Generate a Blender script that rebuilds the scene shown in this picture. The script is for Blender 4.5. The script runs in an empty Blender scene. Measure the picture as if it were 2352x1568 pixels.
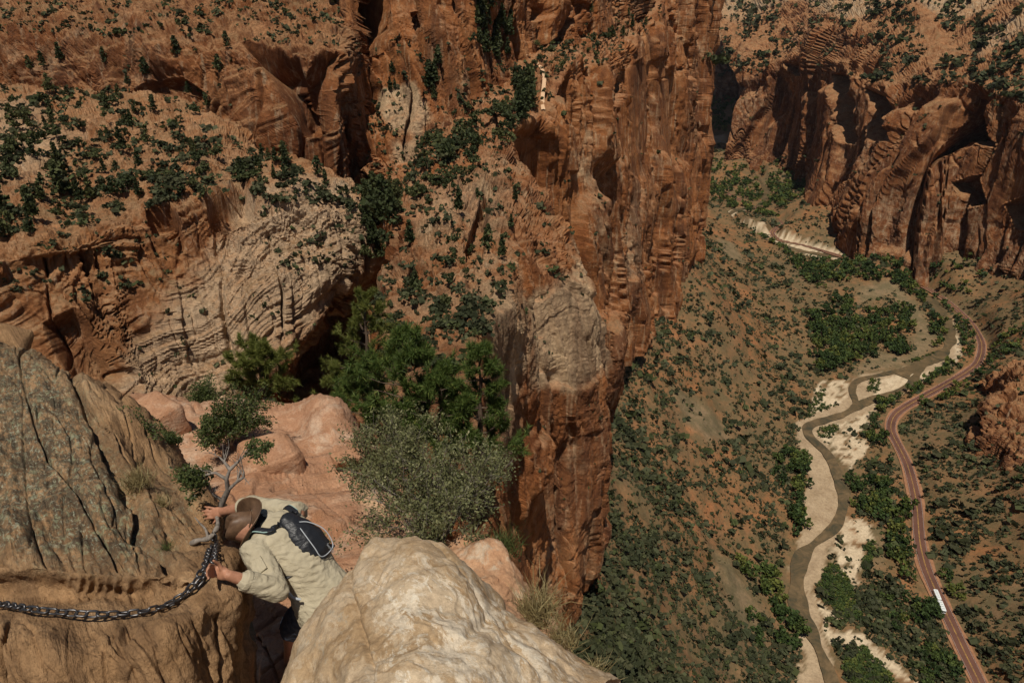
import bpy, bmesh, math, random
import numpy as np
from mathutils import Vector, Matrix

# ------------------------------------------------------------------ camera, sky, sun, exposure
SC = bpy.context.scene
COL = SC.collection
PITCH = math.radians(26.0)
cam_data = bpy.data.cameras.new('camera')
cam_data.lens = 24.0
cam_data.sensor_width = 36.0
cam_data.clip_start = 0.05
cam_data.clip_end = 20000.0
cam = bpy.data.objects.new('camera', cam_data)
COL.objects.link(cam)
cam.location = (0, 0, 0)
cam.rotation_euler = (math.pi / 2 - PITCH, 0, 0)
SC.camera = cam

SUN_ELEV = math.radians(66.0)
SUN_AZ = math.radians(6.0)          # direction in which shadows fall, measured from +Y towards +X
world = bpy.data.worlds.new('World')
SC.world = world
world.use_nodes = True
wn = world.node_tree
bg = wn.nodes['Background']
sky = wn.nodes.new('ShaderNodeTexSky')
sky.sky_type = 'NISHITA'
sky.sun_disc = False
sky.sun_elevation = SUN_ELEV
sky.sun_rotation = SUN_AZ + math.pi     # the sun stands opposite to the shadows
sky.altitude = 1700
wn.links.new(sky.outputs[0], bg.inputs[0])
bg.inputs[1].default_value = 0.05

sun_data = bpy.data.lights.new('sun', 'SUN')
sun_data.energy = 5.0
sun_data.angle = math.radians(0.53)
sun_data.color = (1.0, 0.93, 0.82)
sun = bpy.data.objects.new('sun', sun_data)
COL.objects.link(sun)
_s = Vector((math.sin(SUN_AZ) * math.cos(SUN_ELEV), math.cos(SUN_AZ) * math.cos(SUN_ELEV), -math.sin(SUN_ELEV)))
sun.rotation_euler = _s.to_track_quat('-Z', 'Y').to_euler()
sun.location = (0, 0, 200)

SC.view_settings.view_transform = 'Standard'
SC.view_settings.look = 'None'
SC.view_settings.exposure = -0.15
SC.view_settings.gamma = 1.0
SC.view_settings.use_curve_mapping = False
SC.render.engine = 'CYCLES'
SC.cycles.max_bounces = 5
SC.cycles.diffuse_bounces = 3
SC.cycles.glossy_bounces = 2
SC.cycles.transparent_max_bounces = 4
SC.cycles.use_denoising = True
SC.cycles.use_adaptive_sampling = True
SC.cycles.adaptive_threshold = 0.02

# ------------------------------------------------------------------ helpers
rng = np.random.default_rng(7)
random.seed(7)
FPX = 1568.0
CP, SP = math.cos(PITCH), math.sin(PITCH)

def at(x, y, t):
    """world point seen at photo position x, y (photo 2352 wide) at depth t along the view axis"""
    dx = (x - 1176.0) / FPX; dv = (784.0 - y) / FPX
    return np.array((dx * t, (CP + dv * SP) * t, (-SP + dv * CP) * t))

def at_z(x, y, z):
    dv = (784.0 - y) / FPX
    return at(x, y, z / (-SP + dv * CP))

def project(P):
    P = np.asarray(P, dtype=np.float64)
    f = P[..., 1] * CP - P[..., 2] * SP
    u = P[..., 1] * SP + P[..., 2] * CP
    f = np.where(np.abs(f) < 1e-6, 1e-6, f)
    return 1176 + FPX * P[..., 0] / f, 784 - FPX * u / f, f

# ---- gradient noise
_perm = np.random.default_rng(99).permutation(256).astype(np.int32)
_perm = np.concatenate([_perm, _perm, _perm])
_G = np.array([(1,1,0),(-1,1,0),(1,-1,0),(-1,-1,0),(1,0,1),(-1,0,1),(1,0,-1),(-1,0,-1),(0,1,1),(0,-1,1),(0,1,-1),(0,-1,-1),(1,1,0),(-1,1,0),(0,-1,1),(0,-1,-1)], dtype=np.float32)

def perlin(P):
    sh = P.shape[:-1]
    P = P.reshape(-1, 3)
    fl = np.floor(P)
    I = fl.astype(np.int64) & 255
    F = (P - fl).astype(np.float32)
    U = F * F * F * (F * (F * 6 - 15) + 10)
    x, y, z = F[:, 0], F[:, 1], F[:, 2]
    res = None
    A = [_perm[I[:, 0]], _perm[(I[:, 0] + 1) & 255]]
    B = [[_perm[(A[i] + I[:, 1]) & 255], _perm[(A[i] + I[:, 1] + 1) & 255]] for i in (0, 1)]
    def g(i, j, k):
        h = _perm[(B[i][j] + I[:, 2] + k) & 255] & 15
        gv = _G[h]
        return gv[:, 0] * (x - i) + gv[:, 1] * (y - j) + gv[:, 2] * (z - k)
    ux, uy, uz = U[:, 0], U[:, 1], U[:, 2]
    def lx(j, k):
        a = g(0, j, k); return a + ux * (g(1, j, k) - a)
    def ly(k):
        a = lx(0, k); return a + uy * (lx(1, k) - a)
    a = ly(0)
    return (a + uz * (ly(1) - a)).reshape(sh)

def fbm(P, scale, octaves=4, seed=0, gain=0.5, ani=(1, 1, 1)):
    Q = P * (np.array(ani) / scale) + seed * 17.31
    s = np.zeros(P.shape[:-1], dtype=np.float32); a = 1.0
    for o in range(octaves):
        s += a * perlin(Q)
        Q = Q * 2.03 + 11.7; a *= gain
    return s

def ridged(P, scale, octaves=3, seed=0, ani=(1, 1, 1)):
    Q = P * (np.array(ani) / scale) + seed * 13.7
    s = np.zeros(P.shape[:-1], dtype=np.float32); a = 1.0
    for o in range(octaves):
        s += a * (1 - 2.2 * np.abs(perlin(Q)))
        Q = Q * 2.07 + 5.3; a *= 0.5
    return s

def sstep(a, b, x):
    t = np.clip((x - a) / (b - a), 0, 1)
    return t * t * (3 - 2 * t)

def hash1(i, seed=0):
    return (np.sin(i * 127.1 + seed * 311.7) * 43758.5453) % 1.0

def layers(zz, seed=0, sharp=0.75):
    """a random recession for each bed of a layered rock: sharp steps between beds"""
    i = np.floor(zz); f = zz - i
    a = hash1(i, seed); b = hash1(i + 1, seed)
    return a + (b - a) * sstep(sharp, 1.0, f) - 0.5

def plates(n, k, sharp=0.7):
    """turn a smooth field into plates with sharp risers"""
    q = n * k; i = np.floor(q); f = q - i
    return (i + sstep(sharp, 1.0, f)) / k

# ---- meshes
def mesh_from(name, V, F, mats=(), smooth=True, attrs=None):
    """V (n,3), F (m,3|4) integer arrays"""
    me = bpy.data.meshes.new(name)
    V = np.ascontiguousarray(V, dtype=np.float32); F = np.ascontiguousarray(F, dtype=np.int32)
    me.vertices.add(len(V)); me.vertices.foreach_set('co', V.ravel())
    m, k = F.shape
    me.loops.add(m * k); me.loops.foreach_set('vertex_index', F.ravel())
    me.polygons.add(m)
    me.polygons.foreach_set('loop_start', np.arange(0, m * k, k, dtype=np.int32))
    me.polygons.foreach_set('loop_total', np.full(m, k, dtype=np.int32))
    me.polygons.foreach_set('use_smooth', np.full(m, bool(smooth)))
    me.update(calc_edges=True)
    if attrs:
        for an, av in attrs.items():
            av = np.asarray(av, dtype=np.float32)
            if av.ndim == 1:
                a = me.attributes.new(an, 'FLOAT', 'POINT'); a.data.foreach_set('value', np.ascontiguousarray(av))
            else:
                a = me.attributes.new(an, 'FLOAT_VECTOR', 'POINT'); a.data.foreach_set('vector', np.ascontiguousarray(av).ravel())
    for mt in mats:
        me.materials.append(mt)
    return me

def put(name, me, parent=None):
    o = bpy.data.objects.new(name, me)
    COL.objects.link(o)
    if parent is not None:
        o.parent = parent
    return o

def tag(o, label=None, cat=None, group=None, kind=None):
    if label: o['label'] = label
    if cat: o['category'] = cat
    if group: o['group'] = group
    if kind: o['kind'] = kind
    return o

def empty(name, loc=(0, 0, 0), rot=(0, 0, 0)):
    o = bpy.data.objects.new(name, None)
    o.empty_display_size = 0.2
    COL.objects.link(o)
    o.location = loc; o.rotation_euler = rot
    return o

def grid_faces(nr, nc):
    i = np.arange(nr * nc).reshape(nr, nc)
    return np.stack([i[:-1, :-1], i[:-1, 1:], i[1:, 1:], i[1:, :-1]], -1).reshape(-1, 4)

def grid_normals(P):
    du = np.gradient(P, axis=1); dv = np.gradient(P, axis=0)
    n = np.cross(du, dv)
    return n / np.maximum(np.linalg.norm(n, axis=-1, keepdims=True), 1e-9)

def _interp_axis(P, counts):
    """Catmull-Rom along axis 0 with counts[i] samples in span i"""
    n = len(P)
    Pp = np.concatenate([2 * P[:1] - P[1:2], P, 2 * P[-1:] - P[-2:-1]], 0)
    out = []
    for i in range(n - 1):
        p0, p1, p2, p3 = Pp[i], Pp[i + 1], Pp[i + 2], Pp[i + 3]
        m = counts[i]
        for k in range(m):
            s = k / m
            out.append(0.5 * ((2 * p1) + (-p0 + p2) * s + (2 * p0 - 5 * p1 + 4 * p2 - p3) * s * s + (-p0 + 3 * p1 - 3 * p2 + p3) * s ** 3))
    out.append(P[-1])
    return np.array(out)

def at_y(x, y, Y):
    return at(x, y, Y / (CP + (784.0 - y) / FPX * SP))

def loft(rows, step=3.0, mode='t', rfix=None, cfix=None):
    """dense grid through rows of (x, y, depth) control points; step = spacing in photo pixels"""
    fn = {'t': at, 'Y': at_y, 'z': at_z, 'w': lambda *p: p}[mode]
    C = np.array([[fn(*p) for p in r] for r in rows], dtype=np.float64)
    X, Y, D = project(C)
    px = np.stack([X, Y], -1)
    cr = np.linalg.norm(np.diff(px, axis=0), axis=-1)
    cc = np.linalg.norm(np.diff(px, axis=1), axis=-1)
    rc = [int(np.clip(np.percentile(r, 70) / step, 3, 260)) for r in cr]
    ccn = [int(np.clip(np.percentile(cc[:, j], 70) / step, 3, 260)) for j in range(cc.shape[1])]
    for k, v in (rfix or {}).items(): rc[k] = v          # spans out of sight need few faces
    for k, v in (cfix or {}).items(): ccn[k] = v
    G = _interp_axis(C, rc)
    G = _interp_axis(np.swapaxes(G, 0, 1), ccn)
    return np.swapaxes(G, 0, 1)

def smooth_grid(G, n):
    for _ in range(n):
        G = G.copy()
        G[1:-1] = (G[:-2] + 2 * G[1:-1] + G[2:]) / 4
        G[:, 1:-1] = (G[:, :-2] + 2 * G[:, 1:-1] + G[:, 2:]) / 4
    return G

def in_poly(x, y, poly):
    c = np.zeros(x.shape, dtype=bool)
    n = len(poly)
    for i in range(n):
        x1, y1 = poly[i]; x2, y2 = poly[(i + 1) % n]
        if y1 == y2: continue
        cond = ((y1 > y) != (y2 > y)) & (x < (x2 - x1) * (y - y1) / (y2 - y1) + x1)
        c ^= cond
    return c

def poly_dist(x, y, poly, closed=True):
    """distance to a polyline"""
    d = np.full(x.shape, 1e9)
    n = len(poly)
    for i in range(n if closed else n - 1):
        x1, y1 = poly[i]; x2, y2 = poly[(i + 1) % n]
        ex, ey = x2 - x1, y2 - y1
        L = ex * ex + ey * ey + 1e-12
        t = np.clip(((x - x1) * ex + (y - y1) * ey) / L, 0, 1)
        d = np.minimum(d, np.hypot(x - x1 - t * ex, y - y1 - t * ey))
    return d

def smooth_line(pts, per=8):
    return _interp_axis(np.array(pts, dtype=float), [per] * (len(pts) - 1))

# ------------------------------------------------------------------ node materials
class NT:
    def __init__(self, name, rough=0.9, spec=0.2):
        self.m = bpy.data.materials.new(name); self.m.use_nodes = True
        self.t = self.m.node_tree; self.b = self.t.nodes['Principled BSDF']
        self.b.inputs['Roughness'].default_value = rough
        self.b.inputs['Specular IOR Level'].default_value = spec
    def n(self, typ, **kw):
        nd = self.t.nodes.new(typ)
        for k, v in kw.items(): setattr(nd, k, v)
        return nd
    def link(self, a, b): self.t.links.new(a, b); return b
    def coords(self, scale=(1, 1, 1), kind='Object', rot=(0, 0, 0)):
        tc = self.n('ShaderNodeTexCoord'); mp = self.n('ShaderNodeMapping')
        if any(rot):
            mp.vector_type = 'TEXTURE'; scale = tuple(1.0 / q for q in scale)
        mp.inputs['Scale'].default_value = scale; mp.inputs['Rotation'].default_value = rot
        self.link(tc.outputs[kind], mp.inputs[0]); return mp.outputs[0]
    def noise(self, vec, scale, detail=5, rough=0.6, dist=0.0, out='Fac'):
        nd = self.n('ShaderNodeTexNoise')
        nd.inputs['Scale'].default_value = scale; nd.inputs['Detail'].default_value = detail
        nd.inputs['Roughness'].default_value = rough; nd.inputs['Distortion'].default_value = dist
        self.link(vec, nd.inputs['Vector']); return nd.outputs[out]
    def voro(self, vec, scale, feature='F1', out='Distance', rand=1.0):
        nd = self.n('ShaderNodeTexVoronoi'); nd.feature = feature
        nd.inputs['Scale'].default_value = scale; nd.inputs['Randomness'].default_value = rand
        self.link(vec, nd.inputs['Vector']); return nd.outputs[out]
    def wave(self, vec, scale, dist=4, detail=3, axis='Z', dscale=1.0):
        nd = self.n('ShaderNodeTexWave'); nd.bands_direction = axis
        nd.inputs['Scale'].default_value = scale; nd.inputs['Distortion'].default_value = dist
        nd.inputs['Detail'].default_value = detail; nd.inputs['Detail Scale'].default_value = dscale
        self.link(vec, nd.inputs['Vector']); return nd.outputs['Fac']
    def ramp(self, fac, stops, interp='LINEAR'):
        nd = self.n('ShaderNodeValToRGB'); cr = nd.color_ramp; cr.interpolation = interp
        while len(cr.elements) < len(stops): cr.elements.new(0.5)
        for e, (p, c) in zip(cr.elements, stops):
            e.position = p
            e.color = (c[0], c[1], c[2], 1) if hasattr(c, '__len__') else (c, c, c, 1)
        self.link(fac, nd.inputs[0]); return nd.outputs[0]
    def mix(self, fac, a, b, blend='MIX'):
        nd = self.n('ShaderNodeMix', data_type='RGBA', blend_type=blend)
        for s, v in ((nd.inputs['Factor'], fac), (nd.inputs[6], a), (nd.inputs[7], b)):
            if hasattr(v, 'is_linked') or isinstance(v, bpy.types.NodeSocket): self.link(v, s)
            elif hasattr(v, '__len__'): s.default_value = (*v[:3], 1)
            else: s.default_value = v
        return nd.outputs[2]
    def math(self, op, a, b=0.0, clamp=False):
        nd = self.n('ShaderNodeMath', operation=op, use_clamp=clamp)
        for s, v in ((nd.inputs[0], a), (nd.inputs[1], b)):
            if isinstance(v, bpy.types.NodeSocket): self.link(v, s)
            else: s.default_value = v
        return nd.outputs[0]
    def attr(self, name, out='Fac'):
        nd = self.n('ShaderNodeAttribute'); nd.attribute_name = name
        return nd.outputs[out]
    def objrand(self):
        return self.n('ShaderNodeObjectInfo').outputs['Random']
    def color(self, c):
        if isinstance(c, bpy.types.NodeSocket): self.link(c, self.b.inputs['Base Color'])
        else: self.b.inputs['Base Color'].default_value = (*c[:3], 1)
    def bump(self, h, strength=0.5, dist=0.1):
        nd = self.n('ShaderNodeBump'); nd.inputs['Strength'].default_value = strength; nd.inputs['Distance'].default_value = dist
        self.link(h, nd.inputs['Height'])
        if getattr(self, '_lastbump', None) is not None: self.link(self._lastbump, nd.inputs['Normal'])
        self._lastbump = nd.outputs[0]
        self.link(nd.outputs[0], self.b.inputs['Normal'])
# ------------------------------------------------------------------ rock materials
def rock_material(name, dark, mid, light, pale, soil, s, varnish=0.5, strata=0.5, bump=1.0, tilt=(0.25, 0.1, 0), bedbump=0.15):
    """layered sandstone; s = metres of a typical block"""
    M = NT(name, rough=0.93, spec=0.12)
    co = M.coords()
    big = M.noise(co, 0.45 / s, 4, 0.6, 0.6)
    med = M.noise(co, 2.5 / s, 6, 0.68, 0.3)
    fine = M.noise(co, 14.0 / s, 5, 0.7)
    v = M.math('ADD', M.math('MULTIPLY', big, 0.55), M.math('MULTIPLY', med, 0.45))
    base = M.ramp(v, [(0.34, dark), (0.5, mid), (0.66, light)])
    # beds
    cb = M.coords((0.16 / s, 0.16 / s, 2.6 / s), rot=tilt)
    bed = M.noise(cb, 1.0, 4, 0.62, 0.25)
    bed2 = M.noise(cb, 3.1, 3, 0.6, 0.2)
    bb = M.math('ADD', M.math('MULTIPLY', bed, 0.6), M.math('MULTIPLY', bed2, 0.4))
    bb = M.ramp(bb, [(0.34, 0.0), (0.47, 0.45), (0.5, 0.6), (0.66, 1.0)])
    base = M.mix(strata, base, M.mix(bb, (0.5, 0.46, 0.43), (1.3, 1.28, 1.25)), 'MULTIPLY')
    # bleached beds
    pf = M.math('ADD', M.attr('pale'), M.math('MULTIPLY', M.math('SUBTRACT', med, 0.5), 0.9))
    palec = M.ramp(M.noise(co, 3.2 / s, 5, 0.7, 0.8), [(0.3, tuple(c * 0.62 for c in pale)), (0.55, pale), (0.72, tuple(min(c * 1.18, 0.8) for c in pale))])
    base = M.mix(M.ramp(pf, [(0.3, 0.0), (0.62, 1.0)]), base, palec)
    # desert varnish and mineral streaks running down steep faces only
    steepf = M.math('SUBTRACT', 1.0, M.attr('soil'))
    st0 = M.noise(M.coords((1, 1, 0.16)), 0.55 / s, 4, 0.6, 0.3)
    st = M.noise(M.coords((1, 1, 0.05)), 2.6 / s, 5, 0.65, 0.15)
    st2 = M.noise(M.coords((1, 1, 0.04)), 5.5 / s, 4, 0.65, 0.1)
    vs = M.math('ADD', M.math('MULTIPLY', st0, 0.62), M.math('MULTIPLY', st, 0.38))
    vf = M.math('MULTIPLY', M.ramp(vs, [(0.46, 0.0), (0.6, 1.0)]), M.math('MULTIPLY', steepf, varnish))
    base = M.mix(vf, base, M.ramp(st2, [(0.35, (0.052, 0.027, 0.018)), (0.65, (0.14, 0.062, 0.033))]))
    lf = M.math('MULTIPLY', M.ramp(st2, [(0.55, 0.0), (0.72, 0.7)]), steepf)
    base = M.mix(lf, base, tuple(c * 0.9 for c in pale))
    # loose red soil and sand on the benches
    sf = M.math('MULTIPLY', M.attr('soil'), M.ramp(med, [(0.35, 0.25), (0.6, 0.95)]))
    soilc = M.mix(M.ramp(M.noise(co, 1.2 / s, 5, 0.7, 0.5), [(0.42, 0.0), (0.62, 0.75)]), M.ramp(fine, [(0.3, tuple(c * 0.7 for c in soil)), (0.7, tuple(min(1, c * 1.2) for c in soil))]), (0.20, 0.135, 0.07))
    base = M.mix(sf, base, soilc)
    fm = M.ramp(fine, [(0.25, (0.62, 0.6, 0.58)), (0.55, (1.02, 1.0, 1.0)), (0.8, (1.25, 1.22, 1.18))])
    base = M.mix(0.85, base, fm, 'MULTIPLY')
    M.color(base)
    M.bump(M.math('ADD', M.math('MULTIPLY', bb, bedbump * strata), M.noise(co, 5.0 / s, 8, 0.75, 0.5)), 1.0 * bump, 0.10 * s)
    M.bump(fine, 0.5 * bump, 0.03 * s)
    return M.m

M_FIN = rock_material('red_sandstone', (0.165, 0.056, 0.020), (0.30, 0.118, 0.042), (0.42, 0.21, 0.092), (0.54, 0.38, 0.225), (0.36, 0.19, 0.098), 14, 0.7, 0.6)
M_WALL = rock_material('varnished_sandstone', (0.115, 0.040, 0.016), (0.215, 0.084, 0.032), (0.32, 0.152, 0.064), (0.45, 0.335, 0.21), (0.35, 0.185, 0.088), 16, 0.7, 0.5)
M_PALE = rock_material('bleached_sandstone', (0.19, 0.072, 0.027), (0.31, 0.138, 0.055), (0.41, 0.22, 0.10), (0.53, 0.38, 0.24), (0.36, 0.21, 0.11), 12, 0.4, 0.7, tilt=(0.5, 0.45, 0), bedbump=0.5)
M_FAR = rock_material('far_sandstone', (0.13, 0.052, 0.026), (0.22, 0.096, 0.044), (0.30, 0.155, 0.074), (0.42, 0.36, 0.26), (0.32, 0.195, 0.105), 55, 0.6, 0.55)

# ------------------------------------------------------------------ rock patches
def cells(u, v, seed=0, su=0.86, sv=0.86):
    """jointed blocks: a random offset per block, columns staggered, sharp risers between"""
    iu = np.floor(u); fu = sstep(su, 1.0, u - iu)
    def colv(i):
        w = v + hash1(i, seed + 3) * 10
        j = np.floor(w); fj = sstep(sv, 1.0, w - j)
        a = hash1(i * 7.13 + j * 3.71, seed); b = hash1(i * 7.13 + (j + 1) * 3.71, seed)
        return a + (b - a) * fj
    a = colv(iu)
    return a + (colv(iu + 1) - a) * fu - 0.5

def rockify(G, size, seed, th=0.8, col=1.0, strata=1.0, plate=1.0, rough=1.0, crack=1.0, rubble=0.4, fiss=0.5, tilt=(0.0, 0.0), bed=0.5, btilt=(0.25, 0.1), blocks=0.6, carve=(), bulge=(), flat=(), flatbed=0.15, flatten=0.85, damp=None, sm=4):
    N = grid_normals(smooth_grid(G, sm))
    flip = np.sign(-(N * G).sum(-1)); flip = np.sign(np.median(flip)) or 1.0
    N = N * flip
    P = G
    wx = fbm(P, size * 3.0, 2, seed) * size * 0.5 + fbm(P, size * 0.4, 2, seed + 8) * size * 0.035
    wz = fbm(P, size * 2.5, 2, seed + 9) * size * 0.5 + fbm(P, size * 0.6, 3, seed + 10) * size * 0.12
    zz = P[..., 2] + tilt[0] * P[..., 0] + tilt[1] * P[..., 1] + wz
    u = P[..., 0] * math.cos(th) + P[..., 1] * math.sin(th) + wx
    q = P[..., 0] * math.sin(th) - P[..., 1] * math.cos(th) + wx
    msk = sstep(-0.3, 0.3, fbm(P, size * 1.7, 2, seed + 5))
    msk2 = sstep(-0.25, 0.25, fbm(P, size * 1.1, 2, seed + 6))
    steep = 1 - sstep(0.3, 0.75, N[..., 2])
    d = fbm(P, size * 2.4, 2, seed + 1) * size * 0.3
    # joints run square to the face: pick the plan direction that lies along it
    Ns = grid_normals(smooth_grid(G, 12)) * flip
    al = np.abs(Ns[..., 0] * math.cos(th) + Ns[..., 1] * math.sin(th)) / np.maximum(np.hypot(Ns[..., 0], Ns[..., 1]), 1e-6)
    al = sstep(0.62, 0.78, al)
    def joints(w):
        return (cells(w / (size * 1.3), zz / (size * 7.0), seed, 0.93, 0.95) * size * 0.5
                + cells(w / (size * 0.45), zz / (size * 3.2), seed + 1, 0.9, 0.95) * size * 0.2 * (0.4 + msk)
                + cells(w / (size * 0.16), zz / (size * 1.1), seed + 2, 0.85, 0.93) * size * 0.06 * msk2)
    d += col * steep * (joints(u) * (1 - al) + joints(q) * al)
    rub = sstep(-0.15, 0.35, fbm(P, size * 0.9, 2, seed + 12))          # broken, rubbly ground
    d += rubble * (1 - 0.8 * steep) * (0.25 + rub) * plates(fbm(P, size * 0.14, 2, seed + 13, 0.5), 3, 0.5) * size * 0.10
    d += blocks * (1 - steep) * (cells(u / (size * 0.36), q / (size * 0.4) + zz / size, seed + 21, 0.86, 0.86) * size * 0.13 * (0.3 + rub) + cells(u / (size * 0.13), q / (size * 0.16) + zz / size, seed + 22, 0.8, 0.8) * size * 0.055 * (0.3 + msk))
    ua = u * (1 - al) + q * al; qa = q * (1 - al) + u * al
    rf = perlin(np.stack([ua / (size * 0.75), qa / (size * 2.5), zz * 0.05 / size], -1) + seed * 2.3)
    d -= fiss * steep * np.exp(-(rf / 0.055) ** 2) * size * 0.5
    d += plate * (1 - 0.85 * steep) * plates(fbm(P, size * 0.7, 2, seed + 3, 0.5), 5, 0.6) * size * 0.22
    d += plate * plates(fbm(P, size * 0.28, 3, seed + 4, 0.5), 5, 0.55) * size * 0.06 * (0.3 + msk2) * (1 - 0.6 * steep)
    d += strata * (0.6 + 0.4 * steep) * layers(zz / (size * 0.42), seed, 0.88) * size * 0.07 * msk
    # fine cross beds: swirling tilted leaves of rock
    zb = P[..., 2] + btilt[0] * P[..., 0] + btilt[1] * P[..., 1] + fbm(P, size * 3.2, 2, seed + 15) * size * 0.9 + fbm(P, size * 0.7, 2, seed + 17) * size * 0.10
    bm_ = sstep(-0.3, 0.2, fbm(P, size * 0.8, 2, seed + 16))
    near = np.clip(project(P)[2] / 170.0, 0.15, 1.0) if size < 13 else 1.0
    d += bed * near * (layers(zb / (size * 0.10), seed + 6, 0.45) * size * 0.034 + layers(zb / (size * 0.035), seed + 8, 0.4) * size * 0.014) * (0.25 + bm_)
    r1 = perlin(np.stack([u / (size * 0.9), q / (size * 0.9), zz * 0.07 / size], -1) + seed)
    r2 = perlin(np.stack([u / (size * 0.33), q / (size * 0.33), zz * 0.35 / size], -1) + seed * 3)
    d -= crack * steep * (np.exp(-(r1 / 0.03) ** 2) * size * 0.15 * msk2 + np.exp(-(r2 / 0.045) ** 2) * size * 0.045 * msk)
    r3 = perlin(P / (size * np.array((0.42, 0.42, 0.5))) + seed * 5)
    r4 = perlin(P / (size * np.array((0.16, 0.16, 0.22))) + seed * 7)
    d -= crack * (1 - 0.75 * steep) * (np.exp(-(r3 / 0.035) ** 2) * size * 0.05 * msk2 + np.exp(-(r4 / 0.06) ** 2) * size * 0.02 * (0.3 + msk))
    d += rough * fbm(P, size * 0.22, 3, seed + 7, 0.5) * size * 0.022 * (1.1 - 0.6 * steep)
    X, Y, _ = project(P)
    zf = P[..., 2] - np.abs(np.sin(u / (size * 0.55))) * size * 0.3 + fbm(P, size * 1.2, 2, seed + 42) * size * 0.4
    for poly in flat:                      # smooth sheared panels
        e = poly_dist(X, Y, poly)
        d = np.where(in_poly(X, Y, poly), d * (1 - flatten * sstep(0, 10, e)) + flatbed * sstep(0, 10, e) * (layers(zf / (size * 0.16), seed + 40, 0.8) * size * 0.05 + layers(zf / (size * 0.05), seed + 41, 0.6) * size * 0.015), d)
    for poly, dep, soft in carve:
        ins = in_poly(X, Y, poly)
        if not ins.any(): continue
        e = poly_dist(X, Y, poly)
        d = np.where(ins, d * 0.8 - dep * sstep(0, soft, e), d)
    for (bx, by, br, bd) in bulge:
        d += bd * np.exp(-((X - bx) ** 2 + (Y - by) ** 2) / (br * br))
    if damp:                               # relief scaled down by camera depth, flattest nearest the camera
        d = d * np.clip((project(P)[2] - damp[0]) / (damp[1] - damp[0]), 0.1, 1)
    H = P + N * d[..., None]
    N2 = grid_normals(H) * flip
    return H, N2

SURF = {}
def ridge_rows(rows):
    """the gorge side of the ridge falls sheer below the left edge of its crest"""
    out = []
    for r_ in rows:
        w = [np.array(at(*p)) for p in r_]
        c = w[3]
        out.append([c + np.array((-9.0, 5, -95)), c + np.array((-5.0, 3, -45)), c + np.array((-1.5, 1, -10))] + w[3:])
    return out

def rock_patch(name, label, rows, mat, step=3.0, size=14, seed=1, pale=None, soil_lo=0.5, soil_hi=0.82, mode='t', dense=None, rfix=None, cfix=None, **kw):
    G = loft(rows, step, mode, rfix, cfix) if dense is None else dense
    H, N = rockify(G, size, seed, **kw)
    X, Y, D = project(H)
    soil = sstep(soil_lo, soil_hi, N[..., 2])
    pl = 0.13 + 0.22 * sstep(0.0, 0.5, fbm(H, size * 2.5, 3, seed + 30)) + (0 if pale is None else pale(X, Y, H))
    pl = np.clip(pl, 0, 1)
    me = mesh_from(name, H.reshape(-1, 3), grid_faces(*H.shape[:2]), [mat], False, {'pale': pl.ravel(), 'soil': soil.ravel()})
    o = put(name, me)
    tag(o, label, kind='structure')
    SURF[name] = (H, N, X, Y, D)
    return o

def soft(X, Y, poly, w):
    """1 inside a photo-space outline on the rock, fading over w"""
    d = poly_dist(X, Y, poly)
    return np.where(in_poly(X, Y, poly), 0.5 + 0.5 * np.clip(d / w, 0, 1), 0.5 - 0.5 * np.clip(d / w, 0, 1))

# far end of the canyon
rock_patch('far_canyon_wall', 'hazy brown far wall closing the canyon beneath a pale rim', [
    [(1380, -260, 3900), (1560, -260, 3800), (1680, -260, 3700), (1800, -260, 3500), (1950, -260, 3300), (2150, -260, 3200)],
    [(1400, -60, 3250), (1560, -60, 3200), (1680, -60, 3150), (1800, -60, 3000), (1950, -60, 2850), (2150, -60, 2800)],
    [(1440, 30, 3180), (1560, 30, 3120), (1680, 35, 3080), (1800, 30, 2900), (1950, 20, 2750), (2150, 0, 2700)],
    [(1440, 75, 3020), (1560, 70, 2950), (1680, 75, 2900), (1800, 70, 2750), (1950, 70, 2600), (2150, 60, 2550)],
    [(1440, 105, 2880), (1560, 105, 2850), (1680, 100, 2780), (1800, 100, 2600), (1950, 100, 2450), (2150, 100, 2400)],
    [(1440, 165, 2830), (1560, 165, 2800), (1680, 165, 2720), (1800, 165, 2530), (1950, 180, 2380), (2150, 190, 2300)],
    [(1440, 232, 2780), (1560, 228, 2740), (1680, 228, 2660), (1800, 250, 2450), (1950, 280, 2300), (2150, 300, 2200)],
    [(1440, 330, 2740), (1560, 320, 2700), (1680, 320, 2620), (1800, 340, 2400), (1950, 360, 2250), (2150, 360, 2150)],
], M_FAR, 3.0, 130, 3, th=0.0, rfix={0: 12, 1: 16, 6: 12}, cfix={4: 16}, mode='Y', pale=lambda X, Y, P: 1 - sstep(28, 75, Y + 14 * np.sin(X / 23)), col=1.1, strata=0.6)

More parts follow.
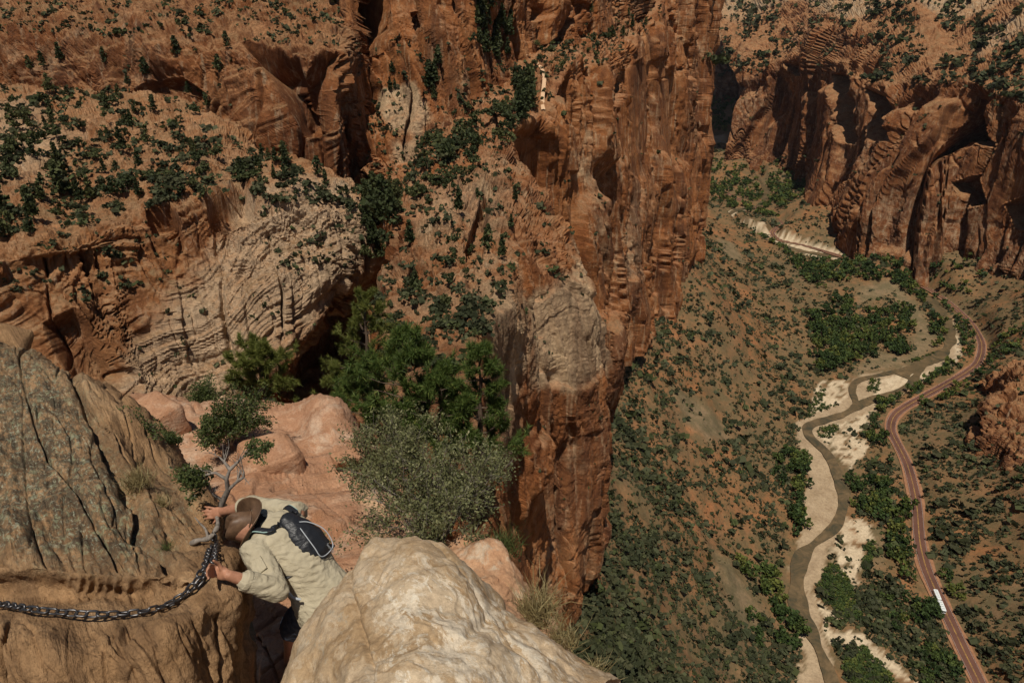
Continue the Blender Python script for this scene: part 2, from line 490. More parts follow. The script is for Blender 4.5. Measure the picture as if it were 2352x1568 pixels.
# right wall
rock_patch('east_canyon_wall', 'tall brown east canyon wall with alcoves and tree dotted slopes above', [
    [(1560, -300, 2700), (1700, -300, 2650), (1820, -280, 2500), (1920, -270, 2250), (2020, -260, 2050), (2130, -260, 1900), (2250, -240, 1800), (2380, -240, 1700), (2620, -240, 1600)],
    [(1645, -30, 2250), (1745, -30, 2150), (1830, -60, 2000), (1920, -80, 1750), (2010, -70, 1560), (2110, -60, 1440), (2240, -30, 1420), (2380, -60, 1260), (2620, -60, 1100)],
    [(1650, 40, 2050), (1745, 50, 1950), (1830, 20, 1820), (1918, 0, 1600), (2015, 10, 1400), (2110, 20, 1290), (2200, 60, 1260), (2380, 30, 1080), (2620, 20, 950)],
    [(1660, 100, 1800), (1745, 90, 1720), (1832, 70, 1640), (1915, 70, 1420), (2010, 90, 1240), (2110, 110, 1120), (2210, 120, 1060), (2370, 110, 930), (2620, 120, 820)],
    [(1675, 150, 1680), (1750, 135, 1620), (1836, 120, 1540), (1912, 130, 1360), (2005, 165, 1170), (2105, 180, 1020), (2212, 165, 950), (2370, 200, 850), (2620, 200, 740)],
    [(1692, 185, 1625), (1756, 170, 1580), (1842, 150, 1500), (1912, 168, 1320), (1998, 205, 1120), (2110, 225, 965), (2225, 205, 905), (2370, 270, 810), (2620, 280, 700)],
    [(1684, 270, 1605), (1752, 260, 1562), (1836, 260, 1475), (1900, 280, 1300), (1965, 330, 1095), (2085, 350, 925), (2212, 330, 880), (2370, 390, 785), (2620, 390, 680)],
    [(1674, 330, 1595), (1748, 330, 1552), (1832, 335, 1455), (1884, 370, 1282), (1930, 425, 1080), (2070, 455, 905), (2198, 460, 864), (2370, 510, 765), (2620, 510, 662)],
    [(1662, 372, 1580), (1745, 372, 1540), (1830, 388, 1430), (1872, 432, 1262), (1903, 497, 1062), (2058, 555, 886), (2190, 572, 848), (2370, 612, 745), (2620, 640, 646)],
    [(1655, 440, 1560), (1742, 440, 1520), (1826, 460, 1405), (1860, 510, 1240), (1890, 580, 1040), (2050, 650, 865), (2180, 670, 828), (2370, 710, 725), (2620, 740, 626)],
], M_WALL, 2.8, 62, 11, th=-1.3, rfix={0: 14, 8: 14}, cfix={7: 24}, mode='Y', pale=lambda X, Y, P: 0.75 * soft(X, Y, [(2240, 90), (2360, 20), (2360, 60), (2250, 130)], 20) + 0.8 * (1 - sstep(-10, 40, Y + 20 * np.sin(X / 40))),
    col=1.0, strata=0.5, plate=1.0, bed=0.12, blocks=0.3, soil_lo=0.42, soil_hi=0.7,
    carve=[([(2232, 205), (2250, 260), (2262, 345), (2215, 325), (2185, 350), (2120, 400), (2165, 330), (2205, 270)], 75, 14),
           ([(1905, 170), (1945, 160), (1965, 190), (1960, 330), (1935, 330), (1925, 230)], 28, 8),
           ([(1800, 145), (1850, 140), (1860, 175), (1840, 175), (1815, 170)], 25, 6),
           ([(1985, 200), (2060, 215), (2050, 330), (2000, 330)], 30, 14),
           ([(2180, 420), (2230, 400), (2260, 470), (2210, 480)], 35, 10),
           ([(2290, 470), (2360, 440), (2360, 530), (2310, 530)], 35, 10)])

# wall behind the saddle, at the head of the side gorge
rock_patch('gorge_head_wall', 'fluted orange cliff behind the saddle with dark alcoves', [
    [(670, -520, 470), (765, -520, 450), (868, -520, 455), (980, -520, 465), (1090, -520, 480), (1205, -520, 520), (1325, -520, 580), (1450, -520, 660), (1580, -520, 760), (1690, -520, 860)],
    [(720, -140, 362), (786, -140, 352), (878, -140, 360), (980, -140, 372), (1082, -140, 395), (1192, -140, 428), (1312, -140, 482), (1434, -160, 560), (1556, -190, 680), (1645, -210, 780)],
    [(745, 10, 345), (798, 10, 335), (880, 10, 344), (980, 10, 356), (1080, 5, 378), (1186, -5, 408), (1306, -15, 462), (1426, -40, 538), (1546, -60, 655), (1626, -80, 755)],
    [(762, 115, 338), (812, 115, 328), (881, 115, 335), (978, 115, 348), (1079, 105, 370), (1183, 85, 401), (1303, 55, 455), (1422, 20, 530), (1532, 0, 645), (1613, -10, 745)],
    [(775, 220, 331), (818, 220, 322), (883, 215, 328), (972, 210, 340), (1076, 190, 363), (1181, 150, 397), (1301, 110, 450), (1421, 75, 524), (1524, 50, 638), (1608, 60, 738)],
    [(786, 320, 324), (824, 320, 316), (887, 310, 317), (966, 300, 327), (1066, 270, 352), (1180, 230, 390), (1300, 170, 444), (1420, 130, 518), (1520, 100, 633), (1606, 120, 735)],
    [(794, 410, 318), (832, 420, 312), (892, 410, 306), (962, 390, 313), (1062, 350, 338), (1180, 310, 382), (1300, 240, 440), (1420, 190, 515), (1520, 170, 630), (1606, 190, 735)],
    [(812, 530, 308), (850, 540, 303), (902, 530, 296), (962, 500, 298), (1062, 450, 325), (1180, 400, 370), (1300, 330, 430), (1420, 270, 510), (1520, 250, 630), (1606, 270, 735)],
], M_FIN, 2.8, 22, 21, th=0.35, rfix={0: 14, 1: 24, 6: 20}, mode='Y', pale=lambda X, Y, P: 1.0 * soft(X, Y, [(880, 210), (950, 195), (985, 270), (960, 300), (900, 290), (870, 250)], 18) + 0.6 * soft(X, Y, [(900, 330), (970, 310), (960, 420), (915, 420)], 20),
    col=1.3, strata=0.8, plate=1.0, fiss=1.3, crack=1.6,
    carve=[([(822, -60), (905, -60), (905, 10), (900, 60), (895, 112), (850, 118), (838, 60)], 26, 14),
           ([(1070, -60), (1115, -60), (1108, 30), (1090, 60), (1076, 30)], 18, 8),
           ([(950, 20), (975, 20), (1000, 160), (985, 190), (968, 120)], 9, 6)])

# back wall on the far side of the mesa
rock_patch('mesa_back_wall', 'cross bedded brown back wall with a large square alcove above the mesa', [
    [(-320, -420, 560), (-140, -420, 540), (-10, -420, 540), (140, -420, 530), (290, -420, 520), (440, -420, 510), (590, -420, 500), (710, -420, 490), (800, -420, 490), (860, -420, 520), (930, -415, 580)],
    [(-280, -80, 450), (-130, -80, 440), (-5, -70, 440), (145, -70, 425), (296, -70, 415), (446, -60, 400), (590, -60, 390), (715, -50, 385), (800, -40, 385), (850, -40, 430), (920, -35, 490)],
    [(-270, 20, 400), (-125, 20, 395), (0, 20, 392), (150, 25, 378), (300, 35, 368), (450, 40, 352), (575, 45, 345), (705, 55, 338), (788, 65, 335), (842, 70, 390), (912, 75, 450)],
    [(-265, 70, 362), (-122, 72, 358), (0, 78, 352), (150, 82, 340), (300, 88, 330), (440, 90, 318), (560, 96, 308), (690, 108, 300), (782, 116, 304), (836, 125, 372), (906, 130, 432)],
    [(-262, 120, 346), (-120, 125, 342), (0, 130, 338), (150, 132, 326), (300, 138, 316), (440, 142, 304), (563, 145, 294), (690, 158, 288), (785, 170, 294), (832, 180, 352), (902, 185, 412)],
    [(-260, 180, 338), (-120, 180, 334), (0, 182, 330), (150, 188, 318), (300, 190, 310), (442, 202, 298), (573, 222, 287), (690, 236, 282), (792, 256, 289), (829, 266, 340), (899, 271, 400)],
    [(-260, 235, 332), (-120, 235, 328), (0, 235, 324), (150, 242, 313), (300, 242, 305), (450, 262, 293), (585, 322, 279), (692, 342, 276), (799, 360, 284), (828, 370, 330), (898, 375, 390)],
    [(-260, 320, 326), (-120, 320, 322), (0, 320, 318), (150, 330, 306), (300, 330, 298), (450, 350, 286), (600, 430, 270), (700, 450, 268), (806, 480, 276), (832, 490, 318), (902, 495, 378)],
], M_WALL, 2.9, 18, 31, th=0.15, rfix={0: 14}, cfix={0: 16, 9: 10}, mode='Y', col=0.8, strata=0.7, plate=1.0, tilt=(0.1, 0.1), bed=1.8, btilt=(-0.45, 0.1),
    carve=[([(556, 102), (600, 104), (690, 140), (700, 180), (745, 120), (778, 122), (782, 200), (772, 300), (735, 316), (700, 318), (668, 250), (632, 190), (600, 150)], 17, 10),
           ([(740, 125), (780, 125), (784, 205), (742, 205)], 10, 6),
           ([(280, 220), (330, 180), (400, 165), (470, 215), (430, 215), (380, 200), (330, 222)], 7, 8)],
    bulge=[(60, 20, 60, 9), (150, 60, 50, 8), (250, 30, 60, 8), (330, 60, 50, 7), (20, 110, 60, 6)])

# the mesa across the side gorge: brushy top and tall pale face
rock_patch('west_mesa', 'brushy sandstone mesa with a tall pale swirled face over the gorge', [
    [(-320, 170, 340), (-150, 170, 330), (0, 195, 312), (130, 205, 303), (300, 215, 295), (450, 240, 283), (575, 335, 264), (660, 375, 255), (740, 400, 250), (800, 425, 250), (860, 440, 262), (930, 470, 262)],
    [(-320, 270, 270), (-150, 270, 262), (0, 280, 255), (150, 275, 256), (300, 290, 250), (450, 310, 242), (560, 370, 232), (660, 385, 228), (740, 400, 225), (815, 450, 225), (870, 465, 238), (930, 500, 238)],
    [(-320, 400, 195), (-150, 400, 195), (0, 390, 200), (150, 385, 210), (300, 385, 215), (450, 400, 210), (570, 415, 208), (660, 410, 208), (745, 420, 208), (830, 480, 212), (880, 500, 222), (935, 530, 222)],
    [(-320, 600, 140), (-150, 580, 146), (0, 545, 155), (170, 520, 163), (330, 480, 178), (470, 460, 184), (590, 470, 188), (680, 450, 192), (760, 470, 196), (846, 530, 205), (890, 545, 214), (935, 570, 214)],
    [(-320, 740, 136), (-150, 690, 142), (0, 640, 150), (170, 620, 158), (330, 600, 171), (470, 590, 179), (590, 590, 183), (680, 570, 187), (770, 560, 192), (850, 590, 205), (895, 590, 211), (930, 610, 214)],
    [(-320, 850, 136), (-150, 800, 142), (20, 730, 150), (190, 720, 157), (330, 710, 169), (470, 690, 177), (590, 680, 181), (680, 660, 185), (762, 640, 191), (822, 645, 205), (868, 628, 212), (900, 645, 216)],
    [(-320, 960, 137), (-150, 910, 143), (40, 830, 151), (210, 830, 157), (340, 830, 169), (470, 810, 177), (580, 780, 181), (665, 750, 186), (735, 705, 193), (784, 680, 204), (845, 665, 225), (900, 680, 240)],
    [(-320, 1060, 138), (-100, 1020, 146), (110, 960, 154), (250, 960, 160), (370, 970, 170), (480, 950, 178), (580, 900, 183), (650, 838, 189), (698, 790, 196), (742, 745, 206), (820, 705, 240), (890, 720, 262)],
    [(-320, 1160, 176), (-100, 1140, 182), (110, 1080, 186), (250, 1080, 188), (370, 1080, 192), (480, 1000, 222), (580, 916, 228), (652, 852, 238), (704, 803, 250), (775, 735, 268), (845, 740, 285), (900, 760, 300)],
    [(-320, 1300, 180), (-100, 1280, 186), (110, 1240, 190), (250, 1240, 195), (370, 1240, 205), (480, 1200, 226), (580, 1120, 232), (660, 1060, 242), (730, 1010, 254), (810, 950, 272), (860, 900, 290), (920, 900, 305)],
], M_PALE, 2.9, 15, 41, th=0.45, rfix={7: 24, 8: 16}, cfix={0: 16, 1: 40, 9: 14, 10: 14}, pale=lambda X, Y, P: 0.95 * soft(X, Y, [(560, 520), (650, 470), (790, 440), (850, 520), (800, 650), (690, 730), (560, 850), (460, 960), (400, 950), (300, 880), (400, 720), (500, 620)], 90) + 0.6 * soft(X, Y, [(-20, 250), (60, 240), (160, 330), (140, 400), (-20, 420)], 60),
    col=0.5, strata=0.6, plate=1.0, rubble=0.25, tilt=(-0.3, 0.1), bed=2.0, btilt=(-0.85, 0.3), soil_lo=0.5, soil_hi=0.75,
    carve=[([(470, 460), (560, 420), (590, 450), (585, 500), (520, 540), (480, 520)], 9, 14),
           ([(330, 480), (390, 470), (420, 520), (400, 560), (350, 540)], 8, 8),
           ([(190, 560), (225, 590), (232, 690), (255, 740), (232, 720), (215, 640)], 6, 6),
           ([(90, 740), (170, 700), (240, 760), (300, 850), (320, 930), (200, 920), (130, 830)], 6, 24)])

# the ridge of the trail: crest, left flank, cross bedded wall and spire over the valley
rock_patch('trail_ridge', 'narrow red sandstone ridge carrying the trail between gorge and valley', ridge_rows([
    [(640, 1150, 150), (720, 1000, 120), (770, 960, 85), (860, 960, 55), (960, 960, 46), (1060, 960, 46), (1108, 1010, 52), (1100, 1150, 64), (1096, 1330, 84), (1110, 1520, 110), (1110, 1720, 150)],
    [(650, 1000, 185), (735, 890, 150), (785, 850, 105), (870, 830, 78), (960, 830, 72), (1060, 830, 72), (1118, 860, 74), (1124, 1020, 84), (1116, 1200, 100), (1150, 1420, 124), (1160, 1650, 170)],
    [(690, 920, 215), (760, 810, 165), (815, 770, 125), (880, 720, 108), (970, 720, 102), (1070, 700, 102), (1140, 730, 101), (1158, 930, 112), (1152, 1150, 126), (1205, 1400, 150), (1210, 1600, 200)],
    [(740, 840, 240), (800, 720, 190), (842, 660, 158), (893, 610, 145), (985, 610, 136), (1090, 630, 134), (1175, 650, 132), (1225, 850, 147), (1234, 1110, 162), (1250, 1400, 186), (1250, 1600, 230)],
    [(790, 760, 265), (845, 620, 215), (872, 590, 188), (925, 500, 172), (1000, 485, 167), (1090, 530, 163), (1190, 590, 157), (1240, 740, 167), (1252, 1010, 182), (1282, 1410, 202), (1290, 1600, 240)],
    [(810, 700, 285), (862, 560, 245), (892, 520, 215), (945, 440, 200), (1020, 420, 197), (1110, 440, 192), (1197, 500, 182), (1285, 650, 178), (1318, 1000, 192), (1318, 1385, 210), (1320, 1600, 250)],
    [(830, 640, 300), (875, 500, 270), (915, 450, 243), (970, 390, 230), (1060, 370, 230), (1130, 350, 235), (1192, 420, 215), (1335, 625, 192), (1378, 900, 206), (1368, 1250, 226), (1345, 1560, 265)],
    [(850, 600, 315), (890, 480, 290), (930, 430, 268), (985, 370, 255), (1070, 345, 255), (1140, 318, 265), (1186, 370, 248), (1315, 625, 222), (1388, 800, 236), (1384, 1150, 266), (1360, 1420, 310)],
    [(870, 560, 330), (905, 450, 305), (940, 400, 290), (990, 350, 278), (1070, 325, 278), (1145, 300, 284), (1182, 340, 275), (1260, 640, 262), (1330, 820, 280), (1330, 1100, 310), (1320, 1300, 350)],
]), M_FIN, 2.9, 12, 51, th=1.25, rfix={0: 40, 1: 90, 2: 80}, cfix={0: 16, 1: 16, 2: 16, 9: 30}, damp=(55, 125), mode='w', pale=lambda X, Y, P: 0.9 * soft(X, Y, [(1240, 700), (1330, 620), (1390, 700), (1385, 830), (1320, 890), (1245, 870)], 40) + 0.55 * soft(X, Y, [(1130, 620), (1210, 690), (1200, 860), (1150, 1150), (1120, 1150)], 60) + 0.4 * soft(X, Y, [(950, 420), (1180, 340), (1200, 480), (1120, 560), (960, 520)], 60) + 0.16 * soft(X, Y, [(860, 660), (930, 480), (1000, 470), (1100, 620), (1060, 800), (880, 860)], 60),
    col=1.0, strata=0.8, plate=1.2, rubble=1.1, blocks=2.5, fiss=0.12, crack=1.6, tilt=(0.2, -0.1), bed=0.9, btilt=(1.1, -0.5), soil_lo=0.55, soil_hi=0.8,
    flatbed=0.75, flatten=0.6, flat=[[(1245, 690), (1300, 640), (1385, 700), (1385, 860), (1320, 900), (1250, 870)], [(1310, 1000), (1372, 980), (1365, 1250), (1312, 1300)], [(1255, 1020), (1292, 1020), (1290, 1340), (1262, 1340)]],
    carve=[([(1292, 1120), (1304, 1130), (1312, 1360), (1298, 1370), (1290, 1280)], 7, 4),
           ([(1235, 740), (1244, 740), (1250, 1010), (1242, 1010)], 4, 3),
           ([(1060, 590), (1100, 470), (1125, 440), (1120, 560), (1090, 640)], 5, 8)])

# low buttress behind the spire
rock_patch('valley_buttress', 'round topped red buttress tucked behind the spire', [
    [(1330, 730, 330), (1370, 715, 322), (1400, 708, 318), (1425, 715, 322), (1440, 740, 340)],
    [(1330, 790, 326), (1372, 770, 314), (1404, 765, 310), (1430, 775, 316), (1436, 800, 345)],
    [(1330, 900, 330), (1372, 880, 318), (1402, 870, 316), (1420, 870, 324), (1424, 880, 350)],
    [(1330, 1000, 345), (1370, 980, 336), (1392, 975, 338), (1404, 975, 350), (1410, 975, 370)],
    [(1320, 1120, 370), (1360, 1100, 365), (1380, 1090, 370), (1390, 1090, 380), (1396, 1090, 395)],
], M_FIN, 2.6, 9, 55, th=1.0, strata=1.0, col=0.8)

# saddle with pines and the trail
rock_patch('lookout_saddle', 'sandy red saddle with brush where the trail climbs', [
    [(840, 330, 370), (930, 270, 385), (1040, 170, 410), (1150, 110, 430), (1260, 60, 460), (1400, 20, 530), (1530, -70, 640), (1620, -90, 740)],
    [(850, 390, 335), (940, 320, 345), (1040, 215, 372), (1150, 180, 372), (1260, 115, 402), (1400, 75, 470), (1520, -20, 585), (1612, -40, 715)],
    [(855, 425, 308), (940, 370, 312), (1040, 275, 328), (1150, 240, 328), (1232, 185, 340), (1330, 125, 395), (1480, 45, 530), (1608, -10, 700)],
    [(850, 460, 285), (950, 410, 280), (1040, 345, 286), (1130, 312, 275), (1205, 285, 290), (1288, 178, 342), (1430, 132, 455), (1604, 10, 692)],
    [(850, 520, 275), (935, 490, 262), (1010, 430, 258), (1100, 370, 256), (1190, 330, 285), (1290, 215, 347), (1430, 165, 460), (1604, 50, 695)],
], M_FIN, 3.2, 12, 61, th=0.6, strata=0.9, col=0.5, plate=1.1, rough=1.2)

# the great wall over the valley
rock_patch('valley_wall', 'sheer streaked red cliff rising from the valley talus', [
    [(1120, 235, 340), (1175, 235, 350), (1235, 205, 372), (1300, 120, 430), (1350, 95, 475), (1432, 75, 560), (1492, 0, 640), (1545, -90, 710), (1612, -170, 770), (1660, -180, 900)],
    [(1150, 305, 284), (1192, 290, 295), (1250, 278, 312), (1292, 178, 362), (1340, 155, 405), (1422, 138, 484), (1480, 65, 556), (1535, -10, 634), (1606, -60, 690), (1645, -60, 850)],
    [(1180, 400, 287), (1204, 400, 294), (1262, 405, 312), (1312, 310, 358), (1362, 300, 400), (1438, 290, 480), (1496, 270, 552), (1556, 260, 630), (1609, 260, 682), (1632, 260, 835)],
    [(1190, 500, 287), (1215, 505, 294), (1268, 515, 312), (1328, 430, 356), (1378, 420, 398), (1446, 420, 480), (1505, 420, 550), (1562, 420, 628), (1602, 430, 674), (1620, 420, 825)],
    [(1222, 640, 287), (1240, 650, 295), (1288, 650, 314), (1350, 570, 358), (1398, 560, 402), (1456, 560, 482), (1515, 550, 552), (1568, 545, 628), (1596, 545, 668), (1612, 520, 820)],
    [(1238, 790, 287), (1256, 800, 295), (1302, 800, 315), (1370, 720, 362), (1418, 690, 410), (1470, 672, 488), (1528, 642, 560), (1578, 632, 634), (1592, 636, 662), (1606, 600, 815)],
    [(1255, 960, 286), (1272, 960, 295), (1316, 960, 316), (1384, 880, 365), (1434, 840, 414), (1484, 800, 490), (1540, 760, 562), (1584, 740, 636), (1597, 730, 660), (1612, 680, 810)],
], M_FIN, 2.6, 24, 71, th=1.1, mode='Y', pale=lambda X, Y, P: 0.3 * soft(X, Y, [(1330, 400), (1420, 420), (1440, 620), (1350, 620)], 60),
    col=1.25, strata=0.1, plate=0.6, crack=1.2, fiss=0.35, rubble=0.25, bed=0.16, btilt=(0.5, 0.2),
    carve=[([(1525, 20), (1562, 40), (1570, 75), (1550, 90), (1530, 70)], 18, 8),
           ([(1418, 130), (1436, 125), (1440, 190), (1420, 250), (1408, 260), (1414, 200)], 12, 5),
           ([(1192, 300), (1240, 282), (1262, 320), (1266, 528), (1222, 528), (1200, 420)], 6, 4)],
    flat=[[(1190, 290), (1250, 280), (1268, 330), (1270, 535), (1220, 535), (1196, 420)], [(1440, 150), (1480, 120), (1500, 300), (1470, 420), (1440, 400)], [(1500, 180), (1545, 170), (1560, 420), (1520, 430)], [(1290, 290), (1330, 280), (1345, 400), (1300, 400)]])

# dark floor of the side gorge
rock_patch('gorge_floor', 'deep shaded floor of the side gorge', [
    [(-300, 620, 420), (100, 600, 420), (450, 560, 420), (650, 520, 420), (800, 500, 420), (900, 500, 400), (1000, 500, 380)],
    [(-300, 800, 300), (100, 800, 300), (450, 760, 310), (650, 720, 310), (780, 680, 320), (870, 640, 330), (960, 600, 340)],
    [(-300, 1050, 230), (100, 1050, 230), (450, 1000, 240), (620, 940, 245), (740, 890, 250), (830, 830, 255), (900, 760, 280)],
    [(-300, 1300, 200), (100, 1300, 200), (450, 1250, 205), (620, 1200, 205), (720, 1130, 205), (820, 1060, 205), (920, 1000, 210)],
], M_PALE, 9.0, 14, 81, th=0.5)
# ------------------------------------------------------------------ valley floor
FLOOR = -330.0
_ctrl = []
def _c(x, y, z=None, t=None):
    p = at_z(x, y, z) if z is not None else at(x, y, t)
    _ctrl.append(tuple(p))
# along the foot of the ridge and the great wall
for (x, y, z) in [(1240, 1568, -168), (1300, 1440, -172), (1345, 1350, -190), (1375, 1200, -222), (1385, 1100, -232), (1410, 950, -238), (1430, 860, -240), (1440, 760, -238), (1470, 690, -238), (1540, 650, -236), (1592, 640, -238), (1608, 560, -262), (1612, 470, -292),
                  (1400, 1568, -205), (1500, 1568, -240), (1450, 1350, -232), (1520, 1100, -270), (1560, 900, -270), (1600, 760, -264), (1660, 640, -278), (1600, 1350, -278), (1620, 1568, -282),
                  (1700, 1450, -312), (1700, 1200, -312), (1720, 1000, -314), (1760, 820, -318), (1750, 660, -312), (1700, 560, -316),
                  # floor
                  (1800, 1568, -329), (1830, 1350, -331), (1930, 1150, -331), (1850, 1000, -331), (1990, 920, -331), (2180, 770, -331), (2050, 720, -328), (1950, 590, -330), (1690, 490, -330), (1640, 322, -330), (1660, 420, -329), (1780, 420, -329), (1900, 780, -327),
                  (1980, 1568, -331), (2000, 1300, -329), (2060, 1020, -328), (2250, 800, -327), (2160, 1380, -328), (2100, 1190, -328), (2240, 1560, -328), (2220, 700, -326),
                  # right side slopes
                  (2300, 1500, -322), (2352, 1300, -308), (2290, 1200, -316), (2300, 900, -312), (2352, 800, -296), (2300, 720, -306), (2352, 660, -288), (2180, 620, -300), (2060, 590, -300), (1960, 560, -318), (1900, 510, -304), (1870, 450, -304), (1760, 385, -310), (1680, 375, -312), (2500, 1500, -300), (2500, 1100, -270), (2600, 800, -250), (2500, 640, -262)]:
    _c(x, y, z)
_ctrl += [(300, 2600, -325), (900, 2700, -310), (700, 2000, -300), (60, 1200, -180), (150, 1700, -250), (900, 1200, -250), (1200, 1800, -200), (1300, 800, -180), (900, 400, -200), (-40, 120, -150), (60, 60, -230), (250, 60, -300), (500, 100, -300), (200, 2400, -300)]
_ctrl = np.array(_ctrl)
def _tps(r2):
    return np.where(r2 > 1e-9, 0.5 * r2 * np.log(np.maximum(r2, 1e-9)), 0)
_xy = _ctrl[:, :2] / 300.0
_n = len(_xy)
_K = _tps(((_xy[:, None] - _xy[None]) ** 2).sum(-1)) + np.eye(_n) * 0.01
_Pm = np.concatenate([np.ones((_n, 1)), _xy], 1)
_A = np.block([[_K, _Pm], [_Pm.T, np.zeros((3, 3))]])
_W = np.linalg.solve(_A, np.concatenate([_ctrl[:, 2], np.zeros(3)]))

def ground_smooth(x, y):
    q = np.stack([x, y], -1).reshape(-1, 2) / 300.0
    out = np.empty(len(q))
    for s in range(0, len(q), 60000):
        qq = q[s:s + 60000]
        k = _tps(((qq[:, None] - _xy[None]) ** 2).sum(-1))
        out[s:s + 60000] = k @ _W[:_n] + _W[_n] + qq @ _W[_n + 1:]
    return np.maximum(out, FLOOR - 1.0).reshape(np.shape(x))

def floor_line(px):
    return np.array([at_z(x, y, FLOOR)[:2] for x, y in px])

def X5(pts):  # enlargement 1600,1067 .. 2500,1667 shown 2352 wide
    return [((1600 + x / 2.6133) * 0.9408, (1067 + y / 2.6133) * 0.9408) for x, y in pts]
def X4(pts):  # enlargement 1600,500 .. 2500,1100
    return [((1600 + x / 2.6133) * 0.9408, (500 + y / 2.6133) * 0.9408) for x, y in pts]

RIVER = [(1560, 322), (1620, 322), (1660, 326), (1700, 350), (1735, 400), (1760, 440), (1740, 474), (1700, 480), (1674, 494), (1690, 520), (1735, 541), (1790, 562), (1850, 578), (1949, 594), (2040, 622), (2110, 664), (2165, 722), (2183, 766), (2170, 805), (2118, 834), (2068, 862)]
RIVER2 = [(2118, 834), (2040, 856), (1985, 868), (1963, 880), (1958, 900), (1966, 925), (1950, 942)]
RIVER3 = [(2118, 838), (2098, 872), (2068, 896), (1992, 921), (1938, 950), (1880, 968), (1856, 980), (1862, 1004), (1898, 1038), (1922, 1082), (1936, 1120), (1938, 1155), (1920, 1206), (1880, 1240), (1848, 1268), (1835, 1300), (1831, 1340), (1835, 1393), (1852, 1429), (1873, 1472), (1898, 1526), (1912, 1570), (1925, 1640)]
ROAD = [(1660, 440), (1720, 470), (1775, 500), (1800, 516), (1786, 524), (1774, 536), (1790, 552), (1850, 566), (1950, 596), (2050, 628), (2150, 676), (2215, 729), (2240, 761), (2254, 794), (2247, 830), (2222, 855), (2154, 895), (2082, 935), (2052, 960), (2046, 990), (2062, 1025), (2080, 1062), (2092, 1100), (2102, 1145), (2107, 1191), (2112, 1249), (2127, 1310), (2154, 1372), (2184, 1436), (2212, 1497), (2242, 1558), (2275, 1630)]
riv = smooth_line(floor_line(RIVER), 8); riv2 = smooth_line(floor_line(RIVER2), 8); riv3 = smooth_line(floor_line(RIVER3), 8)
road = smooth_line(floor_line(ROAD), 10)
BED = [X5([(930, -20), (960, 200), (940, 420), (900, 620), (915, 700), (885, 800), (870, 1000), (925, 1200), (935, 1400), (900, 1650), (1150, 1650), (1110, 1400), (1040, 1200), (1020, 1020), (1035, 950), (1090, 850), (1125, 720), (1170, 600), (1215, 460), (1205, 300), (1130, 130), (1070, -20)]),
       X4([(900, 1400), (1000, 1330), (1180, 1270), (1240, 1150), (1300, 1080), (1500, 1050), (1720, 1000), (1840, 900), (1900, 700), (1930, 860), (1950, 940), (1900, 1040), (1760, 1090), (1590, 1190), (1540, 1240), (1300, 1340), (1100, 1400), (1040, 1460), (1120, 1568), (930, 1568)]),
       [(1560, 312), (1665, 316), (1665, 332), (1560, 332)]]
SAND = [X5([(1015, 1000), (1050, 1150), (1100, 1280), (1250, 1330), (1400, 1420), (1560, 1590), (1720, 1590), (1560, 1450), (1400, 1300), (1180, 1160), (1080, 1060)]),
        X5([(1200, 470), (1180, 600), (1150, 700), (1140, 800), (1200, 900), (1270, 1000), (1310, 960), (1330, 750), (1385, 640), (1350, 500), (1270, 520)]),
        X5([(1060, -10), (1200, 160), (1200, 200), (1330, 120), (1380, 0)]),
        X4([(1060, 1120), (1240, 1110), (1220, 1230), (1180, 1270), (1000, 1330), (985, 1240)]),
        X4([(1390, 1130), (1700, 1040), (1775, 1075), (1700, 1130), (1600, 1165), (1400, 1205)]),
        X4([(1080, 1430), (1200, 1370), (1410, 1305), (1360, 1400), (1210, 1530), (1090, 1530)]),
        X4([(440, 60), (500, 20), (650, 5), (650, 25), (510, 50), (490, 90), (600, 150), (800, 200), (900, 240), (1100, 290), (1240, 320), (1220, 350), (1050, 340), (800, 260), (560, 150), (460, 100)]),
        X4([(1900, 800), (1950, 860), (1960, 960), (1930, 1020), (1860, 1040), (1920, 960)])]
MEADOW = [X4([(1270, 1080), (1290, 1020), (1420, 930), (1600, 960), (1660, 780), (1500, 600), (1290, 650), (1280, 560), (1500, 540), (1700, 680), (1790, 800), (1800, 900), (1700, 980), (1500, 1040)]),
          X5([(60, 100), (240, 60), (420, 120), (430, 230), (300, 320), (120, 260)]), X5([(1330, 560), (1470, 560), (1480, 700), (1440, 820), (1400, 860), (1390, 700)]), X4([(380, 330), (500, 340), (560, 500), (440, 520), (370, 420)]),
          X5([(300, 980), (480, 960), (680, 1180), (640, 1400), (420, 1330)])]
BEDw = [floor_line(p) for p in BED]; SANDw = [floor_line(p) for p in SAND]; MEADw = [floor_line(p) for p in MEADOW]

def region(polys, X, Y, w):
    r = np.zeros(X.shape)
    for p in polys:
        d = poly_dist(X, Y, p)
        s = np.where(in_poly(X, Y, p), d, -d)
        r = np.maximum(r, sstep(-w, w, s))
    return r

def river_dist(X, Y):
    return np.minimum(np.minimum(poly_dist(X, Y, riv[::3], False), poly_dist(X, Y, riv2[::3], False)), poly_dist(X, Y, riv3[::3], False))

